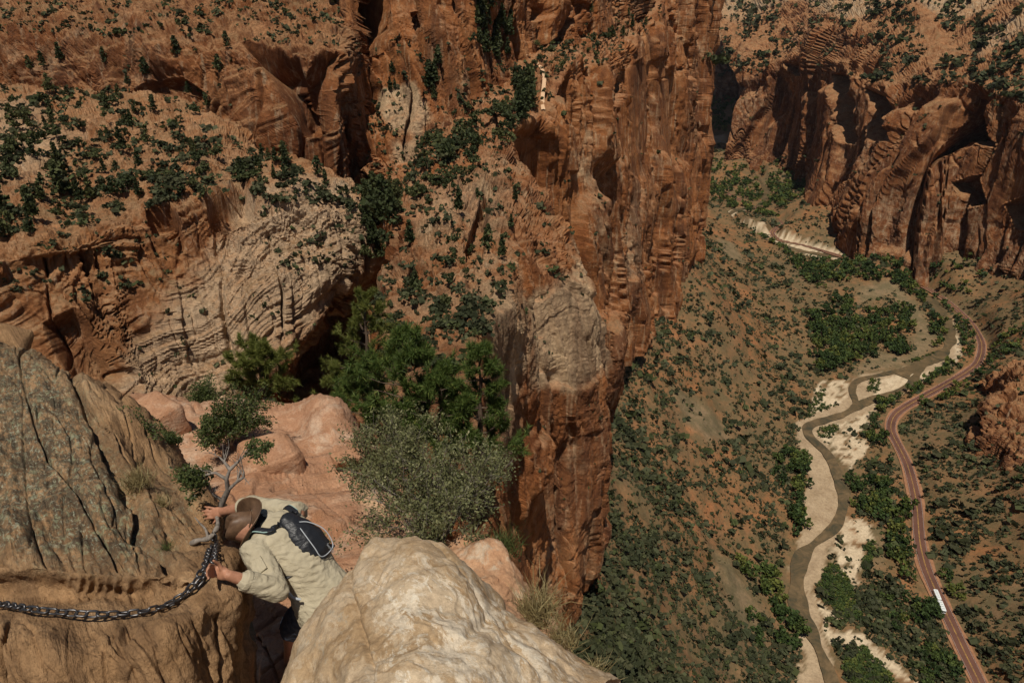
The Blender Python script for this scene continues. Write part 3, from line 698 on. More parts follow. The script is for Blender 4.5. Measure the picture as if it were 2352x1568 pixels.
_yy = 100 * np.exp(np.linspace(0, math.log(30), 410))
_kk = np.linspace(-0.12, 1.35, 345)
GX = _yy[:, None] * _kk[None]; 
GY = np.repeat(_yy[:, None], len(_kk), 1)
_fl = np.stack([GX, GY, np.zeros_like(GX)], -1)
GZ = ground_smooth(GX, GY)
_rd = river_dist(GX, GY); _rod = poly_dist(GX, GY, road[::3], False)
_slope = np.hypot(*np.gradient(GZ)) / np.maximum(np.hypot(*np.gradient(GX)), 0.1)
_talus = sstep(-322, -300, GZ)
GZ = GZ + fbm(_fl, 60, 3, 3) * 7 * _talus + fbm(_fl, 14, 4, 4) * (0.5 + 2.2 * _talus) + ridged(_fl, 40, 2, 9) * 2.0 * _talus
_flat = np.minimum(sstep(4, 16, _rod), sstep(9, 24, _rd))
GZ = np.where(_rod < 20, FLOOR + 0.6 + (GZ - FLOOR - 0.6) * sstep(4, 16, _rod), GZ)
GZ = np.where(_rd < 16, np.minimum(GZ, FLOOR - 1.0 + 1.4 * sstep(4.5, 14, _rd)), GZ)
_wa = 6 * np.minimum(1, (420 / np.maximum(GY, 1)) ** 2)
_nz = np.stack([GX + fbm(_fl, 9, 3, 14) * _wa, GY + fbm(_fl, 9, 3, 15) * _wa], -1)
_bed = region(BEDw, _nz[..., 0], _nz[..., 1], 1.2)
_sand = region(SANDw, _nz[..., 0], _nz[..., 1], 1.0) * sstep(-0.45, -0.1, fbm(_fl, 7, 3, 18))
_mead = region(MEADw, _nz[..., 0], _nz[..., 1], 8)
GND = np.stack([GX, GY, GZ], -1)

M = NT('valley_soil', 0.95, 0.1)
_co = M.coords()
_n1 = M.noise(_co, 0.012, 5, 0.65, 0.4); _n2 = M.noise(_co, 0.09, 6, 0.7); _n3 = M.noise(_co, 0.6, 4, 0.7)
_b = M.ramp(_n1, [(0.36, (0.165, 0.105, 0.055)), (0.5, (0.21, 0.115, 0.054)), (0.64, (0.28, 0.122, 0.05))])
_b = M.mix(M.attr('redness'), _b, (0.30, 0.125, 0.055))
_b = M.mix(M.attr('meadow'), _b, (0.215, 0.15, 0.085))
_b = M.mix(M.ramp(_n2, [(0.38, 0.0), (0.57, 0.65)]), _b, (0.090, 0.080, 0.040))
_b = M.mix(M.attr('bed'), _b, M.ramp(_n2, [(0.3, (0.27, 0.19, 0.115)), (0.6, (0.39, 0.29, 0.185))]))
_b = M.mix(M.attr('sand'), _b, M.ramp(_n2, [(0.3, (0.41, 0.31, 0.20)), (0.6, (0.55, 0.44, 0.30))]))
_b = M.mix(0.8, _b, M.ramp(_n3, [(0.3, (0.68, 0.67, 0.66)), (0.6, (1.1, 1.1, 1.08))]), 'MULTIPLY')
M.color(_b); M.bump(_n3, 0.6, 0.6)
M_SOIL = M.m
_red = _talus * sstep(0.0, 0.5, fbm(_fl, 45, 3, 21)) * 0.4
ground = put('valley_ground', mesh_from('valley_ground', GND.reshape(-1, 3), grid_faces(*GX.shape), [M_SOIL], True,
    {'bed': _bed.ravel(), 'sand': _sand.ravel(), 'meadow': _mead.ravel(), 'redness': _red.ravel()}))
tag(ground, 'red brown canyon floor and talus slope dotted with brush', kind='structure')

def ground_z(x, y):
    """height of the built ground mesh"""
    x = np.asarray(x, float); y = np.asarray(y, float)
    fr = np.clip(np.log(np.maximum(y, 100.01) / 100) / math.log(30) * (len(_yy) - 1), 0, len(_yy) - 1.001)
    fc = np.clip((x / np.maximum(y, 1) + 0.12) / 1.47 * (len(_kk) - 1), 0, len(_kk) - 1.001)
    r = fr.astype(int); c = fc.astype(int); a = fr - r; b = fc - c
    return (GZ[r, c] * (1 - a) * (1 - b) + GZ[r + 1, c] * a * (1 - b) + GZ[r, c + 1] * (1 - a) * b + GZ[r + 1, c + 1] * a * b)

# a big sheet under and around everything, out to the horizon
_bx = np.array([(-9000, -6000, -420), (9000, -6000, -420), (9000, 12000, -420), (-9000, 12000, -420)], float)
tag(put('outer_ground', mesh_from('outer_ground', _bx, np.array([[0, 1, 2, 3]]), [M_SOIL])), 'desert ground beyond the canyon', kind='structure')

def ribbon(line, half, z, wob=0.0, seed=0, across=1):
    line = np.asarray(line); d = np.gradient(line, axis=0); d /= np.linalg.norm(d, axis=1, keepdims=True)
    nrm = np.stack([-d[:, 1], d[:, 0]], -1)
    hw = np.full(len(line), 1.0) * half
    if wob: hw = hw * (1 + wob * fbm(np.concatenate([line, np.zeros((len(line), 1))], 1), 40, 3, seed))
    rows = []
    for k in range(across + 1):
        s = -1 + 2 * k / across
        q = line + nrm * (hw * s)[:, None]
        rows.append(np.concatenate([q, np.full((len(q), 1), z)], 1))
    return np.stack(rows, 1)

M = NT('river_water', 0.3, 0.15)
_co = M.coords()
M.color(M.ramp(M.noise(_co, 0.07, 6, 0.7, 1.0), [(0.36, (0.055, 0.050, 0.030)), (0.5, (0.105, 0.075, 0.040)), (0.66, (0.17, 0.115, 0.060))]))
M.bump(M.noise(_co, 0.7, 4, 0.6), 0.3, 0.3)
M_WATER = M.m
_rv = []
for nm, ln, hw in (('river', riv, 6.0), ('side_channel', riv2, 2.4), ('river_reach', riv3, 3.9)):
    ln = smooth_line(ln[::4], 10)
    G = ribbon(ln, hw, FLOOR - 0.25 + {'river': 0.0, 'side_channel': 0.06, 'river_reach': 0.12}[nm], 0.85, 5, 4)
    o = put(nm, mesh_from(nm, G.reshape(-1, 3), grid_faces(*G.shape[:2]), [M_WATER]))
    tag(o, {'river': 'upper reach of the shallow brown green river', 'side_channel': 'narrow side channel beside the pale gravel bar', 'river_reach': 'lower reach of the brown green river along the sand bars'}[nm], kind='structure')

M = NT('red_asphalt', 0.85, 0.2)
_co = M.coords()
M.color(M.mix(0.5, M.ramp(M.noise(_co, 0.05, 4, 0.6), [(0.35, (0.095, 0.045, 0.032)), (0.65, (0.145, 0.068, 0.046))]), M.ramp(M.noise(_co, 1.2, 3, 0.6), [(0.3, (0.8, 0.8, 0.8)), (0.7, (1.1, 1.1, 1.1))]), 'MULTIPLY'))
M_ROAD = M.m
M = NT('yellow_paint', 0.7, 0.2); M.color(M.ramp(M.noise(M.coords(), 0.3, 5, 0.7), [(0.35, (0.2, 0.1, 0.045)), (0.6, (0.45, 0.27, 0.07))])); M_YEL = M.m
M = NT('white_paint', 0.7, 0.2); M.color((0.5, 0.42, 0.36)); M_WHT = M.m
M = NT('road_shoulder', 0.95, 0.1); M.color(M.ramp(M.noise(M.coords(), 0.4, 4), [(0.35, (0.24, 0.115, 0.06)), (0.65, (0.32, 0.165, 0.09))])); M_SHO = M.m
roadf = smooth_line(road[::5], 12)
for nm, hw, z, mt, lb in (('road_shoulder', 4.9, FLOOR + 1.3, M_SHO, 'pinkish gravel shoulder along the red canyon road'), ('road', 3.7, FLOOR + 1.42, M_ROAD, 'two lane red asphalt road curving beside the river')):
    G = ribbon(roadf, hw, z, 0.0 if nm == 'road' else 0.3, 3, 2)
    tag(put(nm, mesh_from(nm, G.reshape(-1, 3), grid_faces(*G.shape[:2]), [mt])), lb, kind='structure')
RT = FLOOR + 1.42
_d = np.gradient(roadf, axis=0); _d /= np.linalg.norm(_d, axis=1, keepdims=True); _nr = np.stack([-_d[:, 1], _d[:, 0]], -1)
_pm = []
for off, hw, mt in ((0.2, 0.1, M_YEL), (-0.2, 0.1, M_YEL), (3.3, 0.05, M_WHT), (-3.3, 0.05, M_WHT)):
    G = ribbon(roadf + _nr * off, hw, RT + 0.05)
    _pm.append((G, mt))
_V = np.concatenate([g.reshape(-1, 3) for g, m in _pm]); _F = []; _o = 0
for g, m in _pm:
    _F.append(grid_faces(*g.shape[:2]) + _o); _o += g.shape[0] * g.shape[1]
me = mesh_from('road_markings', _V, np.concatenate(_F), [M_YEL, M_WHT])
_mi = np.concatenate([np.full(len(f), 0 if k < 2 else 1) for k, f in enumerate(_F)]).astype(np.int32)
me.polygons.foreach_set('material_index', _mi)
tag(put('road_markings', me), 'double yellow centre line and white edge lines of the road', kind='structure')

# rock spur at the foot of the right slope
rock_patch('slope_outcrop', 'red rock outcrop coloured dark for shade on the slope beyond the road', [
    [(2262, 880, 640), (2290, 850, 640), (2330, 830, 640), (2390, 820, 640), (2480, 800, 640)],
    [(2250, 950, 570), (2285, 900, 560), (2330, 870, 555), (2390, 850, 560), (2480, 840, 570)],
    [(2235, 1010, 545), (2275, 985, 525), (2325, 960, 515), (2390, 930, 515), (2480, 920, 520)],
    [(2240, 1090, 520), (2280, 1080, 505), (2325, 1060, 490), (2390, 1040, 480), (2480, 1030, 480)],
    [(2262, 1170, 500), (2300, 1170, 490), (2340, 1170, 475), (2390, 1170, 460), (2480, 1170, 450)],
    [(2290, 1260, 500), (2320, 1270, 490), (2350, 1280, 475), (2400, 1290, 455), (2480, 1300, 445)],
], M_WALL, 3.0, 16, 91, th=-1.2, col=1.3, plate=1.5, carve=[([(2240, 940), (2265, 930), (2262, 1000), (2242, 1015)], 10, 6)])  # darker varnished rock puts the spur's shade into its colour
# ------------------------------------------------------------------ foliage
def leaf_material(name, cols, rnd='tint', trans=0.25):
    M = NT(name, 0.7, 0.15)
    r = M.objrand() if rnd == 'object' else M.attr('tint')
    c = M.ramp(r, [(0.0, cols[0]), (0.35, cols[1]), (0.7, cols[2]), (1.0, cols[-1])])
    v = M.attr('leaf')
    c = M.mix(1.0, c, M.ramp(v, [(0.0, (0.7, 0.7, 0.7)), (1.0, (1.3, 1.3, 1.3))]), 'MULTIPLY')
    M.color(c)
    if trans:
        t = M.n('ShaderNodeBsdfTranslucent'); M.link(c, t.inputs[0])
        mx = M.n('ShaderNodeMixShader'); mx.inputs[0].default_value = trans
        M.link(M.b.outputs[0], mx.inputs[1]); M.link(t.outputs[0], mx.inputs[2])
        M.link(mx.outputs[0], M.t.nodes['Material Output'].inputs[0])
    return M.m
SAGE = [(0.036, 0.042, 0.020), (0.050, 0.057, 0.026), (0.076, 0.076, 0.038), (0.062, 0.076, 0.026)]
COTT = [(0.034, 0.054, 0.017), (0.050, 0.078, 0.022), (0.078, 0.104, 0.026), (0.130, 0.140, 0.032)]
PINE = [(0.034, 0.044, 0.017), (0.048, 0.060, 0.023), (0.066, 0.076, 0.029), (0.090, 0.094, 0.034)]
ML = {}
for nm, cl in (('sage', SAGE), ('cottonwood', COTT), ('pine', PINE)):
    ML[nm, 'o'] = leaf_material(nm + '_leaf', cl, 'object'); ML[nm, 't'] = leaf_material(nm + '_leaf_mass', cl, 'tint')
M = NT('bark', 0.9, 0.1); M.color(M.ramp(M.noise(M.coords((1, 1, 0.2)), 14, 4), [(0.3, (0.05, 0.035, 0.025)), (0.7, (0.15, 0.105, 0.075))])); M_BARK = M.m
M = NT('grey_wood', 0.9, 0.1); M.color(M.ramp(M.noise(M.coords((1, 1, 0.3)), 30, 5, 0.7), [(0.3, (0.09, 0.075, 0.062)), (0.7, (0.30, 0.26, 0.22))])); M_GREYWOOD = M.m

def quads_cloud(C, S, r, flatten=0.0, up=0.35):
    """one small quad at each centre C with half size S"""
    n = len(C)
    a = r.normal(size=(n, 3)); a /= np.linalg.norm(a, axis=1, keepdims=True)
    b = r.normal(size=(n, 3)); b[:, 2] += up
    b -= a * (a * b).sum(1, keepdims=True); b /= np.linalg.norm(b, axis=1, keepdims=True)
    S = np.asarray(S).reshape(-1, 1)
    V = np.stack([C - a * S - b * S, C + a * S - b * S * 0.8, C + a * S * 0.9 + b * S, C - a * S * 0.8 + b * S], 1).reshape(-1, 3)
    F = np.arange(4 * n).reshape(n, 4)
    lf = np.repeat(r.random(n), 4)
    return V, F, lf

def crown_points(r, n, kind):
    """leaf centres in a unit sized crown standing on z = 0, height 1"""
    if kind == 'shrub':
        k = 5
        cc = np.stack([r.normal(0, 0.28, k), r.normal(0, 0.28, k), r.uniform(0.25, 0.62, k)], 1); rr = r.uniform(0.22, 0.36, k)
    elif kind in ('cottonwood', 'pinyon'):
        k = 8
        cc = np.stack([r.normal(0, 0.2, k), r.normal(0, 0.2, k), r.uniform(0.35, 0.82, k)], 1); rr = r.uniform(0.14, 0.24, k)
    if kind in ('shrub', 'cottonwood', 'pinyon'):
        i = r.integers(0, k, n)
        d = r.normal(size=(n, 3)); d /= np.linalg.norm(d, axis=1, keepdims=True)
        rad = rr[i] * (0.55 + 0.5 * r.random(n))
        P = cc[i] + d * rad[:, None]
        P[:, 2] = np.abs(P[:, 2])
        return P
    # conifer: uneven tiers of boughs, some missing, the crown ragged and often lopsided
    nt = int(r.integers(8, 12)); miss = r.random(nt * 7) < 0.28
    reach = r.uniform(0.55, 1.25, nt * 7); base_h = r.uniform(0.1, 0.28); fat = r.uniform(0.26, 0.4)
    ti = np.minimum((r.random(n) ** 1.15 * nt).astype(int), nt - 1); bi = r.integers(0, 7, n)
    bad = miss[ti * 7 + bi]; bi = np.where(bad, (bi + 1) % 7, bi)
    tz = base_h + (1 - base_h) * (ti + 0.3) / nt
    ang = bi * 0.9 + ti * 2.1 + r.normal(0, 0.16, n)
    lim = fat * np.minimum((1 - tz) ** 0.7 + 0.06, 0.72) * reach[ti * 7 + bi]
    rad = lim * r.random(n) ** 0.6
    return np.stack([np.cos(ang) * rad, np.sin(ang) * rad, tz + rad * r.uniform(-0.1, 0.3, n) + r.normal(0, 0.014, n)], 1)

def trunk_tube(pts, rad, k=6):
    pts = np.asarray(pts, float); V = []
    n = len(pts)
    for i, p in enumerate(pts):
        d = pts[min(i + 1, n - 1)] - pts[max(i - 1, 0)]; d = d / (np.linalg.norm(d) + 1e-9)
        a = np.cross(d, (0.31, 0.9, 0.2)); a /= np.linalg.norm(a); b = np.cross(d, a)
        for j in range(k):
            t = 2 * math.pi * j / k
            V.append(p + (a * math.cos(t) + b * math.sin(t)) * rad[i])
    F = [[i * k + j, i * k + (j + 1) % k, (i + 1) * k + (j + 1) % k, (i + 1) * k + j] for i in range(n - 1) for j in range(k)]
    return np.array(V), np.array(F)

def proto(kind, n, seed, leaf, mats):
    r = np.random.default_rng(seed)
    P = crown_points(r, n, kind)
    V, F, lf = quads_cloud(P, leaf * r.uniform(0.6, 1.3, n), r)
    top = {'shrub': 0.35, 'cottonwood': 0.6, 'pinyon': 0.6}.get(kind, 0.96)
    tr = {'shrub': 0.03, 'cottonwood': 0.03, 'pinyon': 0.03}.get(kind, 0.02)
    if not mats and kind == 'shrub':
        return None, V, F, lf, np.zeros(len(F)).astype(np.int32)
    tv, tf = trunk_tube([(0, 0, -0.06), (0.01, 0, top * 0.5), (0.0, 0.01, top)], [tr, tr * 0.7, tr * 0.15], 5)
    V2 = np.concatenate([V, tv]); F2 = np.concatenate([F, tf + len(V)])
    lf2 = np.concatenate([lf, np.full(len(tv), 0.5)])
    mi = np.concatenate([np.zeros(len(F)), np.ones(len(tf))]).astype(np.int32)
    me = mesh_from(kind, V2, F2, mats, False, {'leaf': lf2})
    me.polygons.foreach_set('material_index', mi)
    return me, V2, F2, lf2, mi

PRO = {}
for kind, mk, n, leaf in (('shrub', 'sage', 46, 0.13), ('cottonwood', 'cottonwood', 170, 0.066), ('conifer', 'pine', 330, 0.038), ('pinyon', 'pine', 200, 0.062)):
    PRO[kind] = [proto(kind, n, 100 + i, leaf, [ML[mk, 'o'], M_BARK]) for i in range(4)]
PROLOW = {k: [proto(k, n, 200 + i, leaf, []) for i in range(4)] for k, n, leaf in (('shrub', 8, 0.27), ('cottonwood', 40, 0.12), ('conifer', 90, 0.068), ('pinyon', 50, 0.11))}

def plant_many(kind, pts, hs, ws, name, label_fn, cat, group_fn, mass_name, mass_label, most=290):
    """the plants that show largest stand as single things, the others as one mass"""
    if len(pts) == 0: return
    X, Y, D = project(pts)
    vis = (X > -20) & (X < 2372) & (Y > -30) & (Y < 1590)
    show = np.where(vis, hs / D, 0)
    order = np.argsort(-show)
    r = np.random.default_rng(5)
    mk = {'shrub': 'sage', 'cottonwood': 'cottonwood', 'conifer': 'pine', 'pinyon': 'pine'}[kind]
    for q, i in enumerate(order[:most]):
        if show[i] <= 0: continue
        o = bpy.data.objects.new(name, PRO[kind][int(r.integers(0, 4))][0]); COL.objects.link(o)
        o.location = pts[i] - np.array((0, 0, 0.05 * hs[i])); o.scale = (ws[i], ws[i], hs[i]); o.rotation_euler = (0, 0, r.uniform(0, 6.28))
        tag(o, label_fn(X[i], Y[i]), cat, group_fn(X[i], Y[i]))
    rest = order[most:]
    if len(rest) == 0: return
    Vs, Fs, Ls, Ms, Ts = [], [], [], [], []; off = 0
    pick = r.integers(0, 4, len(rest)); ang = r.uniform(0, 6.28, len(rest)); tint = r.random(len(rest))
    for k in range(4):
        sel = rest[pick == k]; a = ang[pick == k]; tt = tint[pick == k]
        if len(sel) == 0: continue
        _, V, F, L, MI = PROLOW[kind][k]
        ca, sa = np.cos(a)[:, None], np.sin(a)[:, None]
        vx = (V[None, :, 0] * ca - V[None, :, 1] * sa) * ws[sel][:, None] + pts[sel][:, :1]
        vy = (V[None, :, 0] * sa + V[None, :, 1] * ca) * ws[sel][:, None] + pts[sel][:, 1:2]
        vz = V[None, :, 2] * hs[sel][:, None] + pts[sel][:, 2:3] - 0.05 * hs[sel][:, None]
        Vs.append(np.stack([vx, vy, vz], -1).reshape(-1, 3))
        Fs.append((F[None] + (np.arange(len(sel)) * len(V))[:, None, None]).reshape(-1, 4) + off)
        Ls.append(np.tile(L, len(sel))); Ms.append(np.tile(MI, len(sel))); Ts.append(np.repeat(tt, len(V)))
        off += len(V) * len(sel)
    me = mesh_from(mass_name, np.concatenate(Vs), np.concatenate(Fs), [ML[mk, 't'], M_BARK], False, {'leaf': np.concatenate(Ls), 'tint': np.concatenate(Ts)})
    me.polygons.foreach_set('material_index', np.concatenate(Ms).astype(np.int32))
    tag(put(mass_name, me), mass_label, {'shrub': 'shrubs'}.get(kind, 'trees'), kind='stuff')

# ---- valley trees along the water
def in_px(poly, n, r):
    poly = np.array(poly); out = []
    lo, hi = poly.min(0), poly.max(0)
    while len(out) < n:
        q = lo + (hi - lo) * r.random((n * 3, 2))
        q = q[in_poly(q[:, 0], q[:, 1], poly)]
        out += list(q)
    return np.array(out[:n])

r = np.random.default_rng(11)
TREES = [  # outline on the floor (photo), number, height, place words, group
    (X4([(960, 800), (1060, 640), (1250, 620), (1250, 700), (1600, 640), (1660, 780), (1600, 960), (1420, 920), (1280, 1000), (1060, 1080), (980, 960)]), 190, (8, 14), 'cottonwood in the grove inside the river bend', 'cottonwoods in the river bend grove'),
    (X4([(830, 280), (1000, 330), (1500, 420), (1900, 560), (1880, 680), (1700, 640), (1500, 560), (1250, 520), (1000, 560), (900, 420)]), 230, (7, 13), 'cottonwood in the woods upstream of the river bend', 'cottonwoods upstream of the bend'),
    ([(1608, 380), (1720, 400), (1800, 395), (1890, 420), (1870, 470), (1800, 490), (1760, 520), (1690, 478), (1608, 460)], 330, (9, 15), 'dark cottonwood in the woods below the brown cliff pillar', 'cottonwoods below the cliff pillar'),
    (X4([(480, 120), (700, 220), (900, 300), (860, 330), (640, 240), (470, 150)]), 40, (6, 10), 'bright green tree on the upper river bank', 'trees on the upper river bank'),
    (X4([(1780, 640), (1850, 760), (1850, 900), (1780, 900), (1760, 760)]), 18, (8, 12), 'cottonwood on the inner bank of the river bend', 'cottonwoods on the inner bank'),
    (X4([(1900, 700), (1980, 720), (2040, 860), (1990, 1020), (1950, 1000), (1960, 860), (1900, 780)]), 34, (5, 8), 'tree on the strip between river bend and road', 'trees between river bend and road'),
    (X4([(1400, 1330), (1500, 1270), (1700, 1180), (1900, 1060), (1880, 1010), (1760, 1090), (1560, 1200), (1440, 1260)]), 30, (6, 10), 'tree between the gravel bar and the road', 'trees by the gravel bar'),
    (X4([(1340, 1480), (1400, 1350), (1500, 1400), (1540, 1560), (1400, 1560)]), 22, (6, 11), 'tree in the clump beside the road curve', 'trees beside the road curve'),
    (X4([(2130, 940), (2352, 880), (2352, 1020), (2200, 1120), (1900, 1240), (1700, 1320), (1650, 1290), (1860, 1170), (2080, 1060)]), 60, (5, 9), 'green tree on the uphill side of the road', 'trees uphill of the road'),
    (X4([(1850, 560), (2080, 440), (2230, 420), (2200, 520), (1960, 640), (1880, 700)]), 34, (6, 11), 'dark tree at the foot of the shaded east slope', 'trees below the east slope'),
    (X5([(770, 180), (900, 90), (950, 110), (960, 330), (920, 600), (860, 620), (850, 420), (760, 280)]), 30, (7, 12), 'cottonwood on the west bank beside the sandy riverbed', 'cottonwoods on the west bank'),
    (X5([(1220, 220), (1330, 210), (1360, 430), (1280, 480), (1220, 430)]), 10, (6, 9), 'tree on the east bank beside the sandy riverbed', 'trees on the east bank'),
    (X5([(1330, 250), (1480, 60), (1560, 130), (1680, 420), (1640, 560), (1680, 760), (1600, 900), (1520, 870), (1470, 700), (1500, 560), (1340, 560)]), 44, (7, 12), 'tree in the belt between river sand and road', 'trees in the belt by the road'),
    (X5([(1590, 1080), (1760, 1060), (1850, 1180), (1780, 1250), (1680, 1180)]), 8, (7, 11), 'tree clump beside the white shuttle bus', 'trees beside the shuttle bus'),
    (X5([(480, 940), (740, 870), (830, 970), (780, 1040), (940, 1220), (900, 1370), (780, 1340), (700, 1080), (560, 1060)]), 22, (7, 12), 'dark tree in the clump on the west bank downstream', 'trees on the west bank downstream'),
    (X5([(1450, 1010), (1600, 1020), (1600, 1300), (1480, 1200)]), 8, (5, 8), 'tree on the flat between sandbar and road', 'trees on the flat by the sandbar'),
    (X5([(1700, 1320), (1880, 1300), (1940, 1500), (1930, 1600), (1720, 1600)]), 14, (5, 9), 'tree beside the road downstream of the bus', 'trees beside the lower road'),
    (X5([(1780, 860), (1920, 880), (1940, 1040), (1840, 1060)]), 7, (6, 9), 'tree on the uphill verge above the bus', 'trees on the verge above the bus'),
    ([(1614, 225), (1680, 215), (1695, 235), (1665, 305), (1612, 310)], 90, (14, 24), 'dark tree in the woods at the far end of the canyon', 'trees at the far end of the canyon'),
    (X5([(560, 1180), (640, 1160), (700, 1400), (600, 1460)]), 5, (5, 8), 'bushy tree on the grey flat west of the river', 'trees on the western flat'),
]
pts, hs, ws, lab, grp = [], [], [], [], []
for poly, n, (h0, h1), lb, gp in TREES:
    px = in_px(poly, n, r)
    w = np.array([at_z(x, y, FLOOR + 1) for x, y in px])
    if 'far end' in lb:
        w = np.array([at_z(x, y, FLOOR + 20) for x, y in px])
    keep = (poly_dist(w[:, 0], w[:, 1], road[::3], False) > 6.5) & (river_dist(w[:, 0], w[:, 1]) > 6)
    w = w[keep]
    if 'far end' not in lb: w[:, 2] = ground_z(w[:, 0], w[:, 1])
    for p in w:
        pts.append(p); h = r.uniform(h0, h1); hs.append(h); ws.append(h * r.uniform(0.8, 1.15)); lab.append(lb); grp.append(gp)
pts = np.array(pts); hs = np.array(hs); ws = np.array(ws)
_X, _Y, _D = project(pts)
_look = {(round(float(a), 2), round(float(b), 2)): k for k, (a, b) in enumerate(zip(_X, _Y))}
_id = lambda x, y: _look[(round(float(x), 2), round(float(y), 2))]
plant_many('cottonwood', pts, hs, ws, 'cottonwood_tree', lambda x, y: lab[_id(x, y)], 'tree', lambda x, y: grp[_id(x, y)], 'riverside_woods', 'mass of small green trees filling the riverside woods')

# ---- brush over the valley floor and talus
n = 100000
u = r.random((n, 2))
Ys = 130 * np.exp(u[:, 0] * math.log(16)); Xs = Ys * (0.02 + 1.15 * u[:, 1])
den = sstep(-0.55, 0.4, fbm(np.stack([Xs, Ys, 0 * Xs], 1), 50, 3, 31)) * 0.8 + 0.25
Zs = ground_z(Xs, Ys)
den *= 1 - 0.9 * region(MEADw, Xs, Ys, 6)
den *= sstep(-0.75, -0.1, fbm(np.stack([Xs, Ys, 0 * Xs], 1), 16, 2, 33)) * 0.8 + 0.2
ok = (r.random(n) < den) & (river_dist(Xs, Ys) > 9) & (poly_dist(Xs, Ys, road[::3], False) > 7) & (region(BEDw, Xs, Ys, 2) < 0.3)
ok &= (region(SANDw, Xs, Ys, 2) < 0.3) | (r.random(n) < 0.12)
_, _, _fd = project(np.stack([Xs, Ys, Zs], 1))
pts = np.stack([Xs, Ys, Zs], 1)[ok]
X, Y, D = project(pts)
inv = (X > 1180) & (X < 2380) & (Y > 330) & (Y < 1600)
pts, D, X, Y = pts[inv], D[inv], X[inv], Y[inv]
hs = np.clip(r.lognormal(0.2, 0.62, len(pts)), 0.5, 5.5) * np.clip(0.8 + D / 1600, 0.9, 1.6); ws = hs * r.uniform(1.1, 1.7, len(pts))
def _lb(x, y):
    if x > 2080 and y > 1000: return 'grey green shrub on the dry slope uphill of the road'
    if y > 1250 and x < 1560: return 'sage green shrub on the steep talus below the spire'
    if y > 1250: return 'sage green shrub on the dry flat west of the river'
    if y > 950: return 'sage green shrub on the open talus between spire and river'
    return 'sage green shrub on the upper talus below the great wall'
plant_many('shrub', pts, hs, ws, 'shrub', _lb, 'shrub', lambda x, y: _lb(x, y).replace('shrub', 'shrubs'), 'valley_brush', 'scattered sage green brush covering the valley floor and talus')

# low willow thickets on the bars
_wl = [X5([(1040, 960), (1090, 800), (1160, 820), (1230, 900), (1290, 1060), (1320, 1180), (1200, 1130), (1110, 1060)]), X5([(1250, 1330), (1330, 1330), (1430, 1420), (1560, 1590), (1250, 1590), (1200, 1450)]), X5([(1340, 700), (1390, 660), (1380, 820), (1320, 860)]), X4([(1380, 1110), (1440, 1100), (1420, 1200), (1340, 1180)]), X4([(1050, 1150), (1090, 1160), (1080, 1280), (1200, 1260), (1020, 1330), (940, 1380)]), X4([(1020, 1430), (1100, 1400), (1190, 1390), (1120, 1480), (1060, 1480)]), X4([(1560, 1010), (1750, 950), (1800, 930), (1700, 990)])]
pp = np.concatenate([in_px(p, k, r) for p, k in zip(_wl, (340, 250, 45, 45, 80, 45, 30))])
pts = np.array([at_z(x, y, FLOOR) for x, y in pp]); pts[:, 2] = ground_z(pts[:, 0], pts[:, 1])
hs = r.uniform(1.7, 3.1, len(pts)); ws = hs * r.uniform(1.0, 1.5, len(pts))
plant_many('cottonwood', pts, hs, ws, 'x', None, 'x', None, 'willow_thicket', 'dense green willow thickets on the river bars', most=0)
# ------------------------------------------------------------------ brush and pines on the rock
BIN = 4
_W_, _H_ = 2400 // BIN, 1600 // BIN
BUFD = np.full((_H_, _W_), 1e9); BUFP = np.zeros((_H_, _W_, 3)); BUFN = np.zeros((_H_, _W_, 3))
for nm, (H, N, X, Y, D) in SURF.items():
    x = (X.ravel() // BIN).astype(int); y = (Y.ravel() // BIN).astype(int); d = D.ravel()
    ok = (x >= 0) & (x < _W_) & (y >= 0) & (y < _H_) & (d > 1)
    x, y, d = x[ok], y[ok], d[ok]; p = H.reshape(-1, 3)[ok]; n_ = N.reshape(-1, 3)[ok]
    o = np.argsort(-d); x, y, d, p, n_ = x[o], y[o], d[o], p[o], n_[o]
    m = np.full((_H_, _W_), 1e9); m[y, x] = d
    idx = np.full((_H_, _W_), -1); idx[y, x] = np.arange(len(d))
    better = (m < BUFD) & (idx >= 0)
    BUFD[better] = m[better]; BUFP[better] = p[idx[better]]; BUFN[better] = n_[idx[better]]

def on_rock(poly, n, r, nz=0.3, clump=0.0, cs=60):
    q = in_px(poly, n, r)
    x = np.clip((q[:, 0] // BIN).astype(int), 0, _W_ - 1); y = np.clip((q[:, 1] // BIN).astype(int), 0, _H_ - 1)
    P = BUFP[y, x]; N = BUFN[y, x]; D = BUFD[y, x]
    ok = (D < 1e8) & (N[:, 2] > nz)
    if clump: ok &= fbm(np.stack([q[:, 0], q[:, 1], 0 * q[:, 0]], 1), cs, 2, 77) > clump - 0.5 + r.uniform(-0.3, 0.3, n)
    return P[ok]

